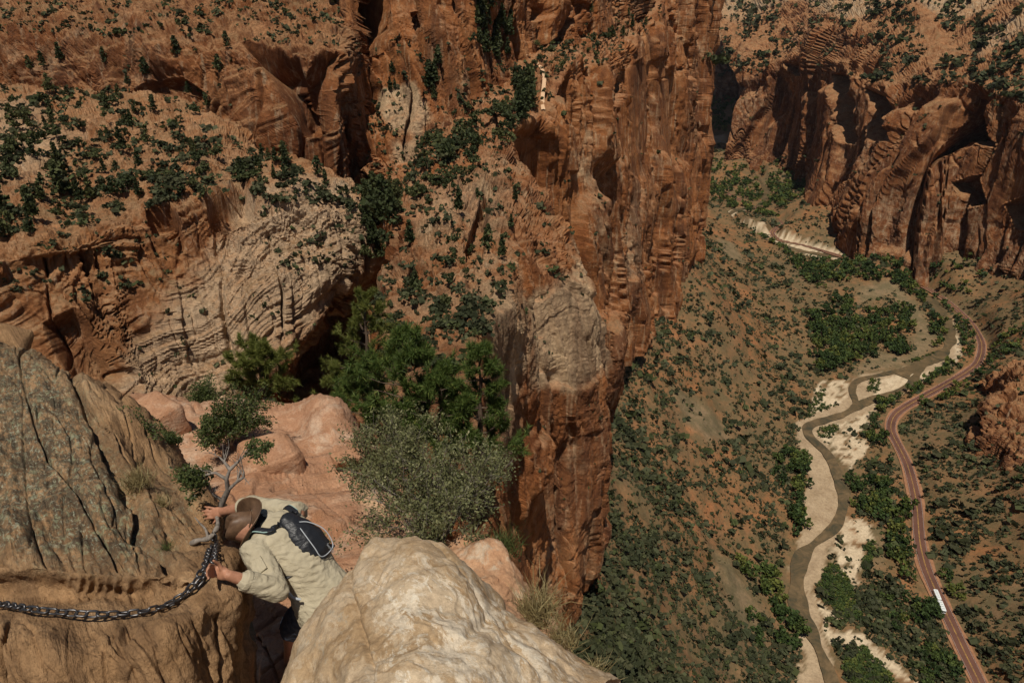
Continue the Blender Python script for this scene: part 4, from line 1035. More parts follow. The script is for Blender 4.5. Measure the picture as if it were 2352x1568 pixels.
r = np.random.default_rng(23)
BRUSH = [  # outline, tries, least slope, height range, label
    ([(0, 200), (300, 205), (460, 240), (560, 340), (790, 430), (840, 490), (700, 480), (560, 470), (450, 460), (330, 480), (160, 520), (0, 550)], 2600, 0.45, (0.6, 3.2), 'dark green juniper on the brushy top of the mesa'),
    ([(0, 560), (170, 530), (330, 490), (420, 520), (400, 640), (200, 700), (0, 660)], 160, 0.3, (0.8, 2.4), 'small juniper on the orange ledges of the mesa face'),
    ([(560, 480), (700, 440), (800, 440), (850, 530), (840, 600), (700, 640), (600, 600)], 240, 0.2, (0.7, 2.2), 'small juniper high on the pale face of the mesa'),
    ([(400, 660), (690, 640), (820, 640), (680, 800), (480, 900), (300, 880), (250, 780)], 110, 0.1, (0.6, 1.7), 'tiny juniper clinging to the pale swirled rock face'),
    ([(0, 0), (800, 0), (800, 110), (560, 95), (300, 85), (0, 80)], 800, 0.3, (0.9, 2.6), 'juniper on the slope above the cross bedded back wall'),
    ([(180, 100), (560, 100), (560, 320), (440, 230), (200, 200)], 60, 0.2, (0.8, 2.0), 'juniper on a crack of the cross bedded back wall'),
    ([(800, 100), (1180, 60), (1200, 250), (1000, 300), (960, 420), (840, 430)], 620, 0.22, (0.9, 2.8), 'juniper on the fluted cliff at the gorge head'),
    ([(990, 300), (1060, 200), (1200, 110), (1420, 30), (1560, 10), (1420, 140), (1290, 180), (1240, 280), (1160, 320), (1060, 360), (960, 430), (900, 440)], 1500, 0.4, (0.8, 2.6), 'juniper on the sandy saddle beside the trail'),
    ([(860, 640), (930, 480), (1010, 400), (1150, 330), (1200, 420), (1200, 640), (1130, 740), (1040, 860), (840, 860)], 1100, 0.3, (0.6, 1.9), 'grey green shrub on the red crest of the trail ridge'),
    ([(1190, 300), (1600, 20), (1600, 620), (1430, 660), (1250, 640)], 420, 0.2, (1.0, 3.0), 'shrub on a ledge of the sheer streaked cliff'),
    ([(1120, 640), (1240, 640), (1390, 640), (1380, 1300), (1180, 1340), (1120, 900)], 130, 0.2, (0.5, 1.5), 'shrub rooted in the ribbed wall of the spire'),
    ([(1640, 30), (1900, 0), (2352, 0), (2352, 290), (2220, 200), (2000, 190), (1900, 160), (1700, 170)], 1500, 0.3, (5.0, 12.0), 'dark pine on the slickrock slopes above the east wall'),
    ([(1690, 190), (2352, 250), (2352, 620), (1900, 500), (1690, 360)], 420, 0.25, (3.0, 8.0), 'small tree on a ledge of the east wall'),
    ([(1600, 0), (1800, 0), (1760, 130), (1620, 200)], 240, 0.3, (9.0, 20.0), 'tree on the bench of the far canyon wall'),
    ([(2240, 860), (2352, 830), (2352, 1250), (2280, 1200)], 90, 0.3, (2.0, 4.5), 'shrub on the dark outcrop beyond the road'),
]
pts, hs, ws, lab = [], [], [], []
for poly, n, nz, (h0, h1), lb in BRUSH:
    P = on_rock(poly, n, r, nz, 0.45)
    h = h0 + (h1 - h0) * r.random(len(P)) ** 2.2
    pts.append(P); hs.append(h); ws.append(h * r.uniform(0.95, 1.5, len(P))); lab += [lb] * len(P)
pts = np.concatenate(pts); hs = np.concatenate(hs); ws = np.concatenate(ws)
_X, _Y, _D = project(pts)
_look2 = {(round(float(a), 3), round(float(b), 3)): k for k, (a, b) in enumerate(zip(_X, _Y))}
_id2 = lambda x, y: _look2[(round(float(x), 3), round(float(y), 3))]
plant_many('shrub', pts, hs, ws, 'juniper_bush', lambda x, y: lab[_id2(x, y)], 'juniper', lambda x, y: lab[_id2(x, y)].replace('juniper ', 'junipers ').replace('shrub ', 'shrubs ').replace('pine ', 'pines ').replace('tree ', 'trees '), 'cliff_brush', 'scattered small dark brush over the cliffs and benches', most=280)

PINES = [
    ([(0, 220), (130, 220), (180, 420), (100, 560), (0, 560)], 26, 0.35, (4, 12), 'tall dark pine in the stand near the pale mesa rocks'),
    ([(150, 220), (450, 240), (560, 350), (560, 420), (440, 450), (300, 460), (150, 480)], 26, 0.4, (3, 9), 'dark pine on the open top of the mesa'),
    ([(560, 330), (790, 420), (840, 480), (700, 430), (600, 420)], 14, 0.3, (4, 8), 'pine at the foot of the square alcove'),
    ([(1092, -10), (1160, -10), (1175, 60), (1165, 140), (1120, 160), (1100, 100)], 46, -0.5, (8, 16), 'dark conifer crowded in the steep gully above the saddle'),
    ([(1178, 180), (1222, 170), (1228, 260), (1196, 285)], 20, 0.1, (8, 15), 'tall conifer beside the pale trail'),
    ([(970, 130), (1020, 120), (1020, 240), (980, 240)], 10, 0.0, (8, 14), 'slim conifer against the cliff at the gorge head'),
    ([(850, 110), (910, 110), (930, 200), (900, 230), (860, 200)], 12, 0.1, (5, 10), 'conifer below the dark alcove at the gorge head'),
    ([(830, 420), (920, 440), (900, 560), (840, 620)], 26, -0.5, (6, 12), 'dark conifer deep in the shaded gorge'),
    ([(1350, 30), (1530, 20), (1450, 110), (1370, 110)], 16, 0.3, (6, 10), 'pine on the rim of the great wall'),
    ([(930, 460), (1190, 440), (1190, 640), (900, 640)], 9, 0.3, (4, 7), 'lone small pine on the trail ridge'),
    ([(0, 90), (560, 100), (540, 330), (440, 240), (0, 210)], 16, 0.0, (5, 9), 'pine on a ledge of the cross bedded back wall'),
]
pts, hs, ws, lab2 = [], [], [], []
for poly, n, nz, (h0, h1), lb in PINES:
    P = on_rock(poly, n, r, nz)
    h = h0 + (h1 - h0) * r.random(len(P)) ** 1.5
    pts.append(P); hs.append(h); ws.append(h * r.uniform(0.75, 1.15, len(P))); lab2 += [lb] * len(P)
P = np.array([BUFP[int(660 // BIN) + 12, 957 // BIN]]); pts.append(P); hs.append(np.array([7.5])); ws.append(np.array([6.0])); lab2.append('slender young pine standing alone on the red ridge crest')
pts = np.concatenate(pts); hs = np.concatenate(hs); ws = np.concatenate(ws)
_X, _Y, _D = project(pts)
_look3 = {(round(float(a), 3), round(float(b), 3)): k for k, (a, b) in enumerate(zip(_X, _Y))}
_id3 = lambda x, y: _look3[(round(float(x), 3), round(float(y), 3))]
plant_many('conifer', pts, hs, ws, 'pine_tree', lambda x, y: lab2[_id3(x, y)], 'pine', lambda x, y: lab2[_id3(x, y)].replace('pine ', 'pines ').replace('conifer ', 'conifers '), 'pine_mass', 'small dark pines in the distance')

# rounded pinyons: the grove on the saddle and others among the slim pines
PINY = [
    ([(1010, 300), (1060, 250), (1190, 235), (1180, 320), (1060, 360), (980, 400), (960, 380)], 48, 0.2, (4, 8), 'rounded pinyon in the grove on the saddle'),
    ([(930, 430), (1010, 400), (1100, 340), (1080, 420), (960, 470)], 22, 0.2, (2.5, 5), 'rounded pinyon at the near end of the saddle'),
    ([(0, 230), (160, 230), (220, 420), (120, 560), (0, 560)], 26, 0.35, (3, 7), 'rounded pinyon among the tall pines on the mesa'),
    ([(160, 220), (450, 240), (560, 360), (600, 420), (440, 450), (300, 460), (150, 480)], 44, 0.4, (2.5, 5.5), 'rounded pinyon on the open top of the mesa'),
    ([(840, 430), (900, 470), (880, 600), (830, 600)], 16, -0.3, (4, 8), 'rounded tree in the shaded gorge'),
    ([(1190, 110), (1330, 60), (1420, 110), (1290, 170), (1260, 190)], 30, 0.25, (3, 6), 'rounded pinyon on the slope above the trail'),
    ([(880, 700), (1000, 560), (1120, 560), (1130, 700), (1000, 760)], 14, 0.3, (1.6, 3.5), 'rounded bush on the crest of the trail ridge'),
]
pts, hs, ws, lab3 = [], [], [], []
for poly, n, nz, (h0, h1), lb in PINY:
    P = on_rock(poly, n, r, nz)
    h = h0 + (h1 - h0) * r.random(len(P)) ** 1.5
    pts.append(P); hs.append(h); ws.append(h * r.uniform(0.85, 1.3, len(P))); lab3 += [lb] * len(P)
pts = np.concatenate(pts); hs = np.concatenate(hs); ws = np.concatenate(ws)
_X, _Y, _D = project(pts)
_look4 = {(round(float(a), 3), round(float(b), 3)): k for k, (a, b) in enumerate(zip(_X, _Y))}
_id4 = lambda x, y: _look4[(round(float(x), 3), round(float(y), 3))]
plant_many('pinyon', pts, hs, ws, 'pinyon_tree', lambda x, y: lab3[_id4(x, y)], 'pinyon', lambda x, y: lab3[_id4(x, y)].replace('pinyon ', 'pinyons ').replace('tree ', 'trees ').replace('bush ', 'bushes '), 'pinyon_mass', 'small rounded pinyons in the distance')
# ------------------------------------------------------------------ foreground rock
def fg_material(name, stops, patches, streak, bump=0.5, sc=1.0):
    """patches: list of (colour, noise scale, lo, hi, amount) laid over the base"""
    M = NT(name, 0.9, 0.15)
    co = M.coords()
    lco = M.coords((1.0, 1.9, 1.5), rot=(0, 0, -0.9))
    n1 = M.noise(co, 1.1 * sc, 6, 0.62, 0.4); n2 = M.noise(co, 5.0 * sc, 7, 0.7, 0.3); n3 = M.noise(co, 38 * sc, 5, 0.75); n4 = M.noise(co, 190 * sc, 3, 0.7)
    v = M.math('ADD', M.math('MULTIPLY', n1, 0.55), M.math('MULTIPLY', n2, 0.45))
    c = M.ramp(v, stops)
    if streak:
        (sv, srot, scol, samt) = streak
        sn = M.noise(M.coords(sv, rot=srot), 1.0, 6, 0.65, 0.5)
        c = M.mix(M.ramp(sn, [(0.42, 0.0), (0.62, samt)]), c, scol)
        sn2 = M.noise(M.coords(tuple(q * 3.3 for q in sv), rot=srot), 1.0, 4, 0.6, 0.3)
    for (pc, ps, lo, hi, am, msk) in patches:
        pn = M.noise(lco if msk == 'lichen' else co, ps, 8, 0.74, 0.6)
        f = M.ramp(pn, [(lo, 0.0), (hi, am)])
        if msk: f = M.math('MULTIPLY', f, M.attr(msk))
        c = M.mix(f, c, pc)
    c = M.mix(0.8, c, M.ramp(n3, [(0.28, (0.6, 0.58, 0.56)), (0.55, (1.0, 1.0, 1.0)), (0.8, (1.25, 1.24, 1.22))]), 'MULTIPLY')
    c = M.mix(0.6, c, M.ramp(n4, [(0.3, (0.75, 0.75, 0.75)), (0.7, (1.18, 1.18, 1.18))]), 'MULTIPLY')
    M.color(c)
    M.bump(n2, bump, 0.06); M.bump(n3, bump, 0.018); M.bump(n4, bump * 0.7, 0.004)
    if streak: M.bump(M.math('ADD', sn, M.math('MULTIPLY', sn2, 0.6)), bump, 0.05)
    return M.m
GROT = (0, 0, 0.67)
M_LICH = fg_material('lichen_sandstone', [(0.32, (0.21, 0.115, 0.05)), (0.5, (0.35, 0.21, 0.105)), (0.68, (0.47, 0.31, 0.17))],
    [((0.055, 0.043, 0.030), 5.0, 0.46, 0.54, 0.9, 'lichen'), ((0.10, 0.085, 0.055), 14.0, 0.5, 0.56, 0.8, 'lichen'), ((0.27, 0.275, 0.165), 8.0, 0.545, 0.585, 0.85, 'lichen'), ((0.36, 0.37, 0.265), 20.0, 0.55, 0.60, 0.85, 'lichen'), ((0.30, 0.13, 0.03), 6.0, 0.64, 0.70, 0.6, 'lichen'), ((0.16, 0.095, 0.045), 3.4, 0.56, 0.68, 0.55, None)],
    ((0.7, 9.0, 4.0), (0, 0, -0.9), (0.12, 0.068, 0.036), 0.6), 0.7)
M_SLICK = fg_material('pink_slickrock', [(0.32, (0.32, 0.155, 0.075)), (0.5, (0.43, 0.24, 0.14)), (0.68, (0.53, 0.34, 0.22))],
    [((0.56, 0.41, 0.29), 1.2, 0.52, 0.64, 0.8, None), ((0.26, 0.12, 0.065), 2.2, 0.6, 0.72, 0.6, None), ((0.50, 0.33, 0.20), 3.0, 0.2, 0.4, 0.85, 'sand')], ((0.7, 3.5, 6.0), (0.3, 0.2, 0.5), (0.31, 0.145, 0.075), 0.6), 0.6)
M_BOULD = fg_material('pale_boulder', [(0.32, (0.25, 0.155, 0.075)), (0.48, (0.38, 0.26, 0.145)), (0.64, (0.49, 0.365, 0.23))],
    [((0.29, 0.165, 0.06), 1.9, 0.56, 0.68, 0.6, None), ((0.52, 0.41, 0.28), 2.6, 0.47, 0.50, 0.75, 'lichen'), ((0.60, 0.51, 0.385), 4.5, 0.515, 0.53, 0.85, 'lichen'), ((0.64, 0.57, 0.45), 10.0, 0.565, 0.58, 0.8, 'lichen'),
     ((0.36, 0.31, 0.23), 6.0, 0.60, 0.615, 0.6, None), ((0.31, 0.22, 0.125), 14.0, 0.61, 0.63, 0.6, None), ((0.085, 0.065, 0.05), 15.0, 0.69, 0.71, 0.85, None)], None, 0.35)

def fg_patch(name, label, rows, mat, disp, step=2.3, attrs=None, mode='t', cat=None):
    G = loft(rows, step, mode)
    N = grid_normals(smooth_grid(G, 3))
    flip = np.sign(np.median(-(N * G).sum(-1))) or 1.0
    N = N * flip
    X, Y, _ = project(G)
    d = disp(G, X, Y, N)
    H = G + N * d[..., None]
    X2, Y2, D2 = project(H)
    at_ = {k: np.clip(f(X2, Y2, H), 0, 1).ravel() for k, f in (attrs or {}).items()}
    o = put(name, mesh_from(name, H.reshape(-1, 3), grid_faces(*H.shape[:2]), [mat], True, at_))
    if cat: tag(o, label, cat)
    else: tag(o, label, kind='structure')
    FG[name] = (H, X2, Y2, D2)
    return o
FG = {}

def crk(P, ang, w, seed, sh=0.03):
    """cracks running along a direction in plan: u across, long along"""
    c, s = math.cos(ang), math.sin(ang)
    u = P[..., 0] * c + P[..., 1] * s; v = -P[..., 0] * s + P[..., 1] * c
    p = perlin(np.stack([u / w, v / (w * 9), P[..., 2] / (w * 6)], -1) + seed)
    return np.exp(-(p / sh) ** 2)

# ---- the big left rock: lichen slab, fluted groove where the chain lies, and the lower bulge
def left_disp(P, X, Y, N):
    ang = 0.67
    c, s = math.cos(ang), math.sin(ang)
    u = P[..., 0] * c + P[..., 1] * s + fbm(P, 1.2, 2, 3) * 0.12 + fbm(P, 0.3, 2, 13) * 0.03
    v = -P[..., 0] * s + P[..., 1] * c
    up = 1 - sstep(1270, 1330, Y)            # slab above the groove
    low = sstep(1395, 1430, Y)               # bulge below it
    d = fbm(P, 0.9, 3, 5) * 0.10
    d += up * (layers(u / 0.34, 4, 0.82) * 0.055 + layers(u / 0.12, 6, 0.7) * 0.028 + layers(u / 0.045, 16, 0.6) * 0.010 + cells(u / 0.16, v / 0.5, 8, 0.8, 0.85) * 0.03)
    d -= up * (crk(P, ang, 0.55, 3, 0.022) * 0.06 + crk(P, ang, 0.22, 7, 0.035) * 0.03 + crk(P, ang, 0.09, 27, 0.05) * 0.012)
    # deep joint between the lichen slab and the tan rib beside it
    e = poly_dist(X, Y, [(170, 860), (202, 956), (234, 1020), (266, 1083), (306, 1148), (346, 1234), (396, 1292), (410, 1346)], False)
    d -= np.exp(-(e / 7.0) ** 2) * 0.10
    d += np.where(X > 170 + (Y - 860) * 0.5, 0.05, 0.0) * (1 - np.exp(-(e / 9.0) ** 2)) * up
    # flutes in the back wall of the groove
    fl = sstep(1270, 1325, Y) * (1 - sstep(1380, 1400, Y)) * sstep(120, 190, X) * (1 - sstep(370, 420, X))
    ph = X * 0.125 + fbm(P, 0.3, 2, 21) * 2.2 + (Y - 1330) * 0.012 + np.sin(X * 0.03) * 0.8
    ribs = np.abs(np.sin(ph))
    d += fl * (0.5 - ribs ** 0.8) * 0.026 * (0.6 + 0.6 * np.abs(np.sin(ph * 0.31)))
    # rounded runnels of the lower bulge
    wv = X * 0.020 + fbm(P, 0.7, 2, 31) * 1.1 + fbm(P, 0.15, 2, 33) * 0.12 + (Y - 1480) * -0.009
    d += low * (np.sin(wv) * 0.035 + layers(wv * 0.9, 12, 0.8) * 0.075 + layers(wv * 2.3 + 0.5, 17, 0.7) * 0.03)
    d -= low * (crk(P, 0.35, 0.3, 9, 0.03) * 0.06 + crk(P, 0.45, 0.13, 19, 0.035) * 0.02)
    # the shelf right of the groove: wavy beds
    rt = sstep(400, 460, X) * sstep(1270, 1330, Y)
    bz = (P[..., 2] * 1.0 + P[..., 0] * 0.45 + fbm(P, 0.35, 3, 41) * 0.10) / 0.035
    d += rt * layers(bz, 3, 0.45) * 0.022
    d += fbm(P, 0.12, 4, 9, 0.55) * 0.014
    return d
rows_left = [
    [(-80, 830, 10.5), (60, 860, 10.5), (150, 900, 10.5), (220, 930, 10.5), (300, 990, 10.5), (360, 1040, 10), (420, 1110, 8.6), (480, 1190, 7.2), (545, 1250, 6.4), (600, 1300, 6.2)],
    [(-80, 765, 8.0), (60, 802, 7.6), (150, 846, 7.3), (220, 878, 7.2), (290, 925, 7.2), (350, 985, 7.1), (400, 1050, 6.5), (450, 1125, 5.7), (496, 1168, 5.12), (530, 1200, 5.4)],
    [(-80, 900, 6.5), (60, 920, 6.3), (150, 950, 6.2), (225, 985, 6.1), (290, 1030, 6.1), (345, 1080, 6.0), (395, 1130, 5.8), (440, 1180, 5.3), (488, 1215, 4.98), (524, 1240, 5.2)],
    [(-80, 1050, 5.3), (60, 1060, 5.2), (160, 1075, 5.2), (240, 1100, 5.1), (300, 1140, 5.1), (350, 1180, 5.05), (395, 1215, 5.0), (438, 1240, 4.9), (486, 1258, 4.8), (525, 1275, 5.1)],
    [(-80, 1200, 4.45), (60, 1200, 4.4), (170, 1210, 4.4), (255, 1225, 4.35), (315, 1245, 4.3), (365, 1265, 4.3), (410, 1280, 4.3), (455, 1280, 4.3), (515, 1275, 4.3), (552, 1300, 4.75)],
    [(-80, 1290, 4.0), (60, 1295, 3.95), (180, 1305, 3.95), (265, 1312, 3.95), (325, 1318, 3.95), (375, 1318, 3.95), (420, 1312, 3.98), (470, 1300, 4.02), (540, 1300, 4.1), (570, 1325, 4.7)],
    [(-80, 1340, 4.05), (60, 1345, 4.02), (182, 1356, 4.02), (268, 1362, 4.0), (328, 1362, 4.0), (378, 1356, 3.95), (424, 1345, 3.9), (478, 1325, 3.92), (556, 1322, 4.05), (582, 1350, 4.7)],
    [(-80, 1372, 4.0), (60, 1378, 3.95), (185, 1388, 3.95), (270, 1390, 3.92), (332, 1386, 3.9), (384, 1376, 3.85), (432, 1360, 3.82), (486, 1342, 3.88), (564, 1345, 4.02), (588, 1380, 4.75)],
    [(-80, 1402, 3.62), (60, 1408, 3.6), (185, 1416, 3.6), (270, 1416, 3.6), (335, 1410, 3.6), (390, 1398, 3.62), (440, 1384, 3.66), (495, 1366, 3.78), (572, 1375, 4.0), (594, 1420, 4.8)],
    [(-80, 1450, 3.42), (60, 1455, 3.4), (185, 1460, 3.4), (272, 1458, 3.42), (340, 1450, 3.45), (400, 1440, 3.5), (450, 1425, 3.58), (505, 1405, 3.74), (576, 1430, 4.0), (600, 1480, 4.85)],
    [(-80, 1530, 3.32), (60, 1530, 3.3), (188, 1532, 3.3), (278, 1530, 3.33), (348, 1525, 3.38), (410, 1515, 3.46), (465, 1505, 3.56), (525, 1490, 3.74), (582, 1500, 4.0), (606, 1550, 4.85)],
    [(-80, 1680, 3.28), (60, 1680, 3.26), (190, 1680, 3.26), (285, 1680, 3.3), (358, 1680, 3.35), (425, 1680, 3.44), (485, 1680, 3.55), (550, 1670, 3.74), (600, 1670, 4.0), (625, 1690, 4.8)],
]
LICH_POLY = [(-40, 770), (90, 812), (170, 860), (202, 956), (234, 1020), (266, 1083), (306, 1148), (346, 1234), (350, 1290), (240, 1290), (100, 1280), (-40, 1250)]
left_rock = fg_patch('sandstone_outcrop', 'huge weathered sandstone rock with lichen slab and chain groove', rows_left, M_LICH, left_disp, 2.75,
    {'lichen': lambda X, Y, P: soft(X, Y, LICH_POLY, 45) * 0.9 + 0.35 * soft(X, Y, [(380, 1050), (460, 1140), (440, 1250), (400, 1290), (340, 1180)], 30)})

# ---- pink ledge the hiker stands on
def ledge_disp(P, X, Y, N):
    d = fbm(P, 2.4, 2, 55) * 0.16 + plates(fbm(P, 1.5, 2, 57), 4, 0.86) * 0.24 + plates(fbm(P, 0.6, 2, 59), 3, 0.8) * 0.05 + fbm(P, 0.2, 3, 58) * 0.012
    zz = P[..., 2] + 0.25 * P[..., 0] + 0.1 * P[..., 1] + fbm(P, 1.0, 2, 56) * 0.15
    d += layers(zz / 0.16, 5, 0.8) * 0.045
    d -= crk(P, 2.2, 0.9, 4, 0.02) * 0.06 + crk(P, 0.7, 0.7, 14, 0.016) * 0.04 + crk(P, 1.5, 0.3, 24, 0.02) * 0.012
    d += 0.26 * np.exp(-(((X - 742) / 50) ** 2 + ((Y - 950) / 36) ** 2)) * (1 + 0.5 * plates(fbm(P, 0.5, 2, 61), 4, 0.8))
    return d
fg_patch('slickrock_ledge', 'smooth pink slickrock ledge sloping away below the hiker', [
    [(330, 985, 14), (460, 985, 14.5), (600, 975, 15), (700, 985, 15), (790, 985, 15), (880, 1060, 14), (960, 1180, 11), (1050, 1280, 8.6)],
    [(300, 905, 12.2), (440, 925, 12.2), (580, 918, 12.2), (670, 932, 12), (760, 925, 11.8), (830, 1000, 11), (900, 1120, 9.2), (1000, 1230, 7.4)],
    [(330, 960, 10.6), (450, 970, 10.6), (580, 970, 10.5), (680, 985, 10.3), (770, 990, 10.2), (850, 1050, 9.6), (915, 1150, 8.5), (1000, 1260, 7.0)],
    [(380, 1050, 9.0), (480, 1050, 9.0), (590, 1055, 8.9), (690, 1065, 8.8), (790, 1075, 8.6), (865, 1110, 8.3), (930, 1190, 7.7), (1000, 1285, 6.6)],
    [(430, 1120, 8.0), (520, 1125, 7.9), (620, 1135, 7.7), (720, 1145, 7.6), (810, 1160, 7.4), (880, 1190, 7.2), (940, 1240, 6.9), (1000, 1310, 6.2)],
    [(480, 1195, 7.2), (560, 1205, 7.0), (650, 1215, 6.8), (740, 1225, 6.7), (830, 1240, 6.5), (890, 1260, 6.4), (950, 1290, 6.2), (1010, 1340, 5.8)],
    [(520, 1280, 6.3), (590, 1290, 6.1), (670, 1300, 6.0), (760, 1310, 5.9), (850, 1320, 5.8), (910, 1330, 5.7), (960, 1350, 5.6), (1020, 1390, 5.4)],
    [(560, 1390, 5.6), (620, 1400, 5.45), (690, 1410, 5.35), (780, 1420, 5.2), (870, 1420, 5.1), (920, 1430, 5.0), (970, 1440, 4.9), (1030, 1470, 4.8)],
    [(585, 1500, 5.1), (640, 1500, 5.05), (710, 1510, 4.95), (800, 1510, 4.8), (880, 1520, 4.7), (930, 1520, 4.6), (980, 1530, 4.5), (1040, 1550, 4.4)],
    [(590, 1680, 4.7), (640, 1680, 4.65), (720, 1680, 4.5), (810, 1680, 4.4), (890, 1680, 4.3), (940, 1680, 4.2), (990, 1680, 4.1), (1050, 1680, 4.0)],
], M_SLICK, ledge_disp, 3.3, {'sand': lambda X, Y, P: soft(X, Y, [(820, 1085), (880, 1080), (890, 1230), (850, 1240), (830, 1150)], 14)})

# steep slope under the ledge, down to the ridge
rock_patch('trail_slope', 'rocky slope dropping from the ledge to the ridge below', [
    [(280, 985, 12), (440, 985, 13), (600, 975, 14), (740, 970, 14.5), (860, 1050, 13), (950, 1170, 10), (1050, 1270, 8), (1130, 1300, 7.4), (1200, 1380, 6.4)],
    [(280, 1060, 22), (450, 1040, 24), (600, 1010, 26), (740, 990, 27), (870, 1000, 25), (980, 1060, 21), (1080, 1150, 17), (1140, 1230, 14), (1210, 1400, 11)],
    [(250, 1100, 48), (450, 1080, 48), (620, 1030, 50), (770, 960, 50), (880, 930, 46), (980, 940, 40), (1070, 985, 38), (1118, 1060, 38), (1180, 1440, 40)],
    [(250, 1120, 92), (450, 1080, 100), (640, 1020, 108), (770, 930, 98), (880, 890, 72), (980, 890, 64), (1070, 890, 62), (1116, 930, 63), (1160, 1500, 80)],
], M_FIN, 4.0, 5, 101, th=0.5, strata=0.1, bed=0.25, col=0.15, crack=0.6, btilt=(1.4, -0.3))

# ---- pale boulder
def boulder_disp(P, X, Y, N):
    d = fbm(P, 0.9, 3, 65) * 0.10 + fbm(P, 0.28, 3, 66) * 0.028 + plates(fbm(P, 0.45, 3, 67), 4, 0.7) * 0.035
    d += fbm(P, 0.07, 3, 68) * 0.006
    d -= crk(P, 0.4, 0.7, 5, 0.02) * 0.02
    e = poly_dist(X, Y, [(1085, 1445), (1120, 1425), (1135, 1400), (1180, 1420), (1260, 1490), (1400, 1590)], False)
    d -= np.exp(-(e / 16.0) ** 2) * 0.03
    return d
boulder = fg_patch('boulder', 'pale rounded boulder with cream lichen blotches beside the hiker', [
    [(850, 1330, 4.6), (870, 1320, 4.6), (900, 1310, 4.6), (950, 1315, 4.6), (1030, 1345, 4.5), (1120, 1400, 4.4), (1220, 1470, 4.2), (1320, 1550, 4.0), (1450, 1650, 3.7)],
    [(826, 1300, 4.1), (836, 1270, 3.75), (868, 1248, 3.58), (915, 1248, 3.5), (985, 1268, 3.44), (1075, 1316, 3.38), (1168, 1385, 3.32), (1268, 1465, 3.2), (1400, 1572, 3.0)],
    [(752, 1400, 4.0), (752, 1358, 3.52), (815, 1328, 3.2), (895, 1328, 3.05), (972, 1345, 2.96), (1058, 1382, 2.9), (1143, 1437, 2.9), (1238, 1508, 2.88), (1362, 1602, 2.78)],
    [(694, 1500, 3.9), (692, 1455, 3.38), (770, 1428, 3.0), (875, 1420, 2.76), (958, 1430, 2.66), (1043, 1460, 2.6), (1123, 1506, 2.6), (1213, 1562, 2.62), (1332, 1640, 2.6)],
    [(668, 1590, 3.75), (662, 1545, 3.2), (745, 1525, 2.8), (858, 1520, 2.52), (948, 1530, 2.42), (1033, 1552, 2.37), (1108, 1582, 2.38), (1198, 1630, 2.42), (1310, 1700, 2.45)],
    [(655, 1730, 3.5), (645, 1690, 3.0), (735, 1680, 2.6), (850, 1675, 2.3), (948, 1682, 2.2), (1030, 1695, 2.15), (1108, 1715, 2.17), (1198, 1752, 2.22), (1300, 1800, 2.3)],
], M_BOULD, boulder_disp, 2.6, {'lichen': lambda X, Y, P: 0.25 + 0.9 * soft(X, Y, [(860, 1340), (960, 1300), (1060, 1330), (1180, 1420), (1300, 1540), (1200, 1620), (980, 1600), (880, 1580), (900, 1440)], 50)}, cat='boulder')

# ---- sandy shelf at the cliff edge
def shelf_disp(P, X, Y, N):
    return fbm(P, 0.8, 3, 75) * 0.14 + plates(fbm(P, 0.5, 3, 76), 4, 0.7) * 0.10 + fbm(P, 0.12, 3, 77) * 0.015
fg_patch('sandy_shelf', 'sandy orange shelf at the cliff edge behind the boulder', [
    [(960, 1330, 7.2), (1040, 1300, 7.2), (1110, 1300, 7.0), (1170, 1330, 7.0), (1220, 1380, 6.8), (1270, 1450, 6.6), (1340, 1530, 6.2), (1420, 1620, 5.8)],
    [(950, 1285, 6.1), (1035, 1246, 6.0), (1105, 1240, 5.9), (1165, 1268, 5.8), (1206, 1320, 5.6), (1250, 1395, 5.3), (1320, 1488, 4.9), (1395, 1580, 4.5)],
    [(945, 1335, 5.5), (1030, 1318, 5.4), (1105, 1320, 5.3), (1160, 1345, 5.2), (1200, 1385, 5.1), (1240, 1445, 4.8), (1305, 1530, 4.4), (1370, 1610, 4.1)],
    [(945, 1420, 4.9), (1030, 1420, 4.8), (1105, 1420, 4.7), (1160, 1435, 4.6), (1198, 1460, 4.5), (1235, 1510, 4.3), (1295, 1580, 4.0), (1355, 1650, 3.8)],
    [(945, 1560, 4.3), (1030, 1560, 4.2), (1105, 1560, 4.1), (1160, 1570, 4.0), (1198, 1590, 3.95), (1235, 1630, 3.9), (1290, 1690, 3.7), (1350, 1750, 3.5)],
], fg_material('orange_shelf', [(0.32, (0.36, 0.19, 0.10)), (0.5, (0.46, 0.27, 0.155)), (0.68, (0.54, 0.37, 0.235))], [((0.50, 0.42, 0.31), 5.0, 0.54, 0.62, 0.7, None), ((0.42, 0.20, 0.10), 2.0, 0.5, 0.7, 0.6, None), ((0.06, 0.045, 0.035), 20.0, 0.70, 0.74, 0.8, None)], None, 0.5), shelf_disp, 3.0)

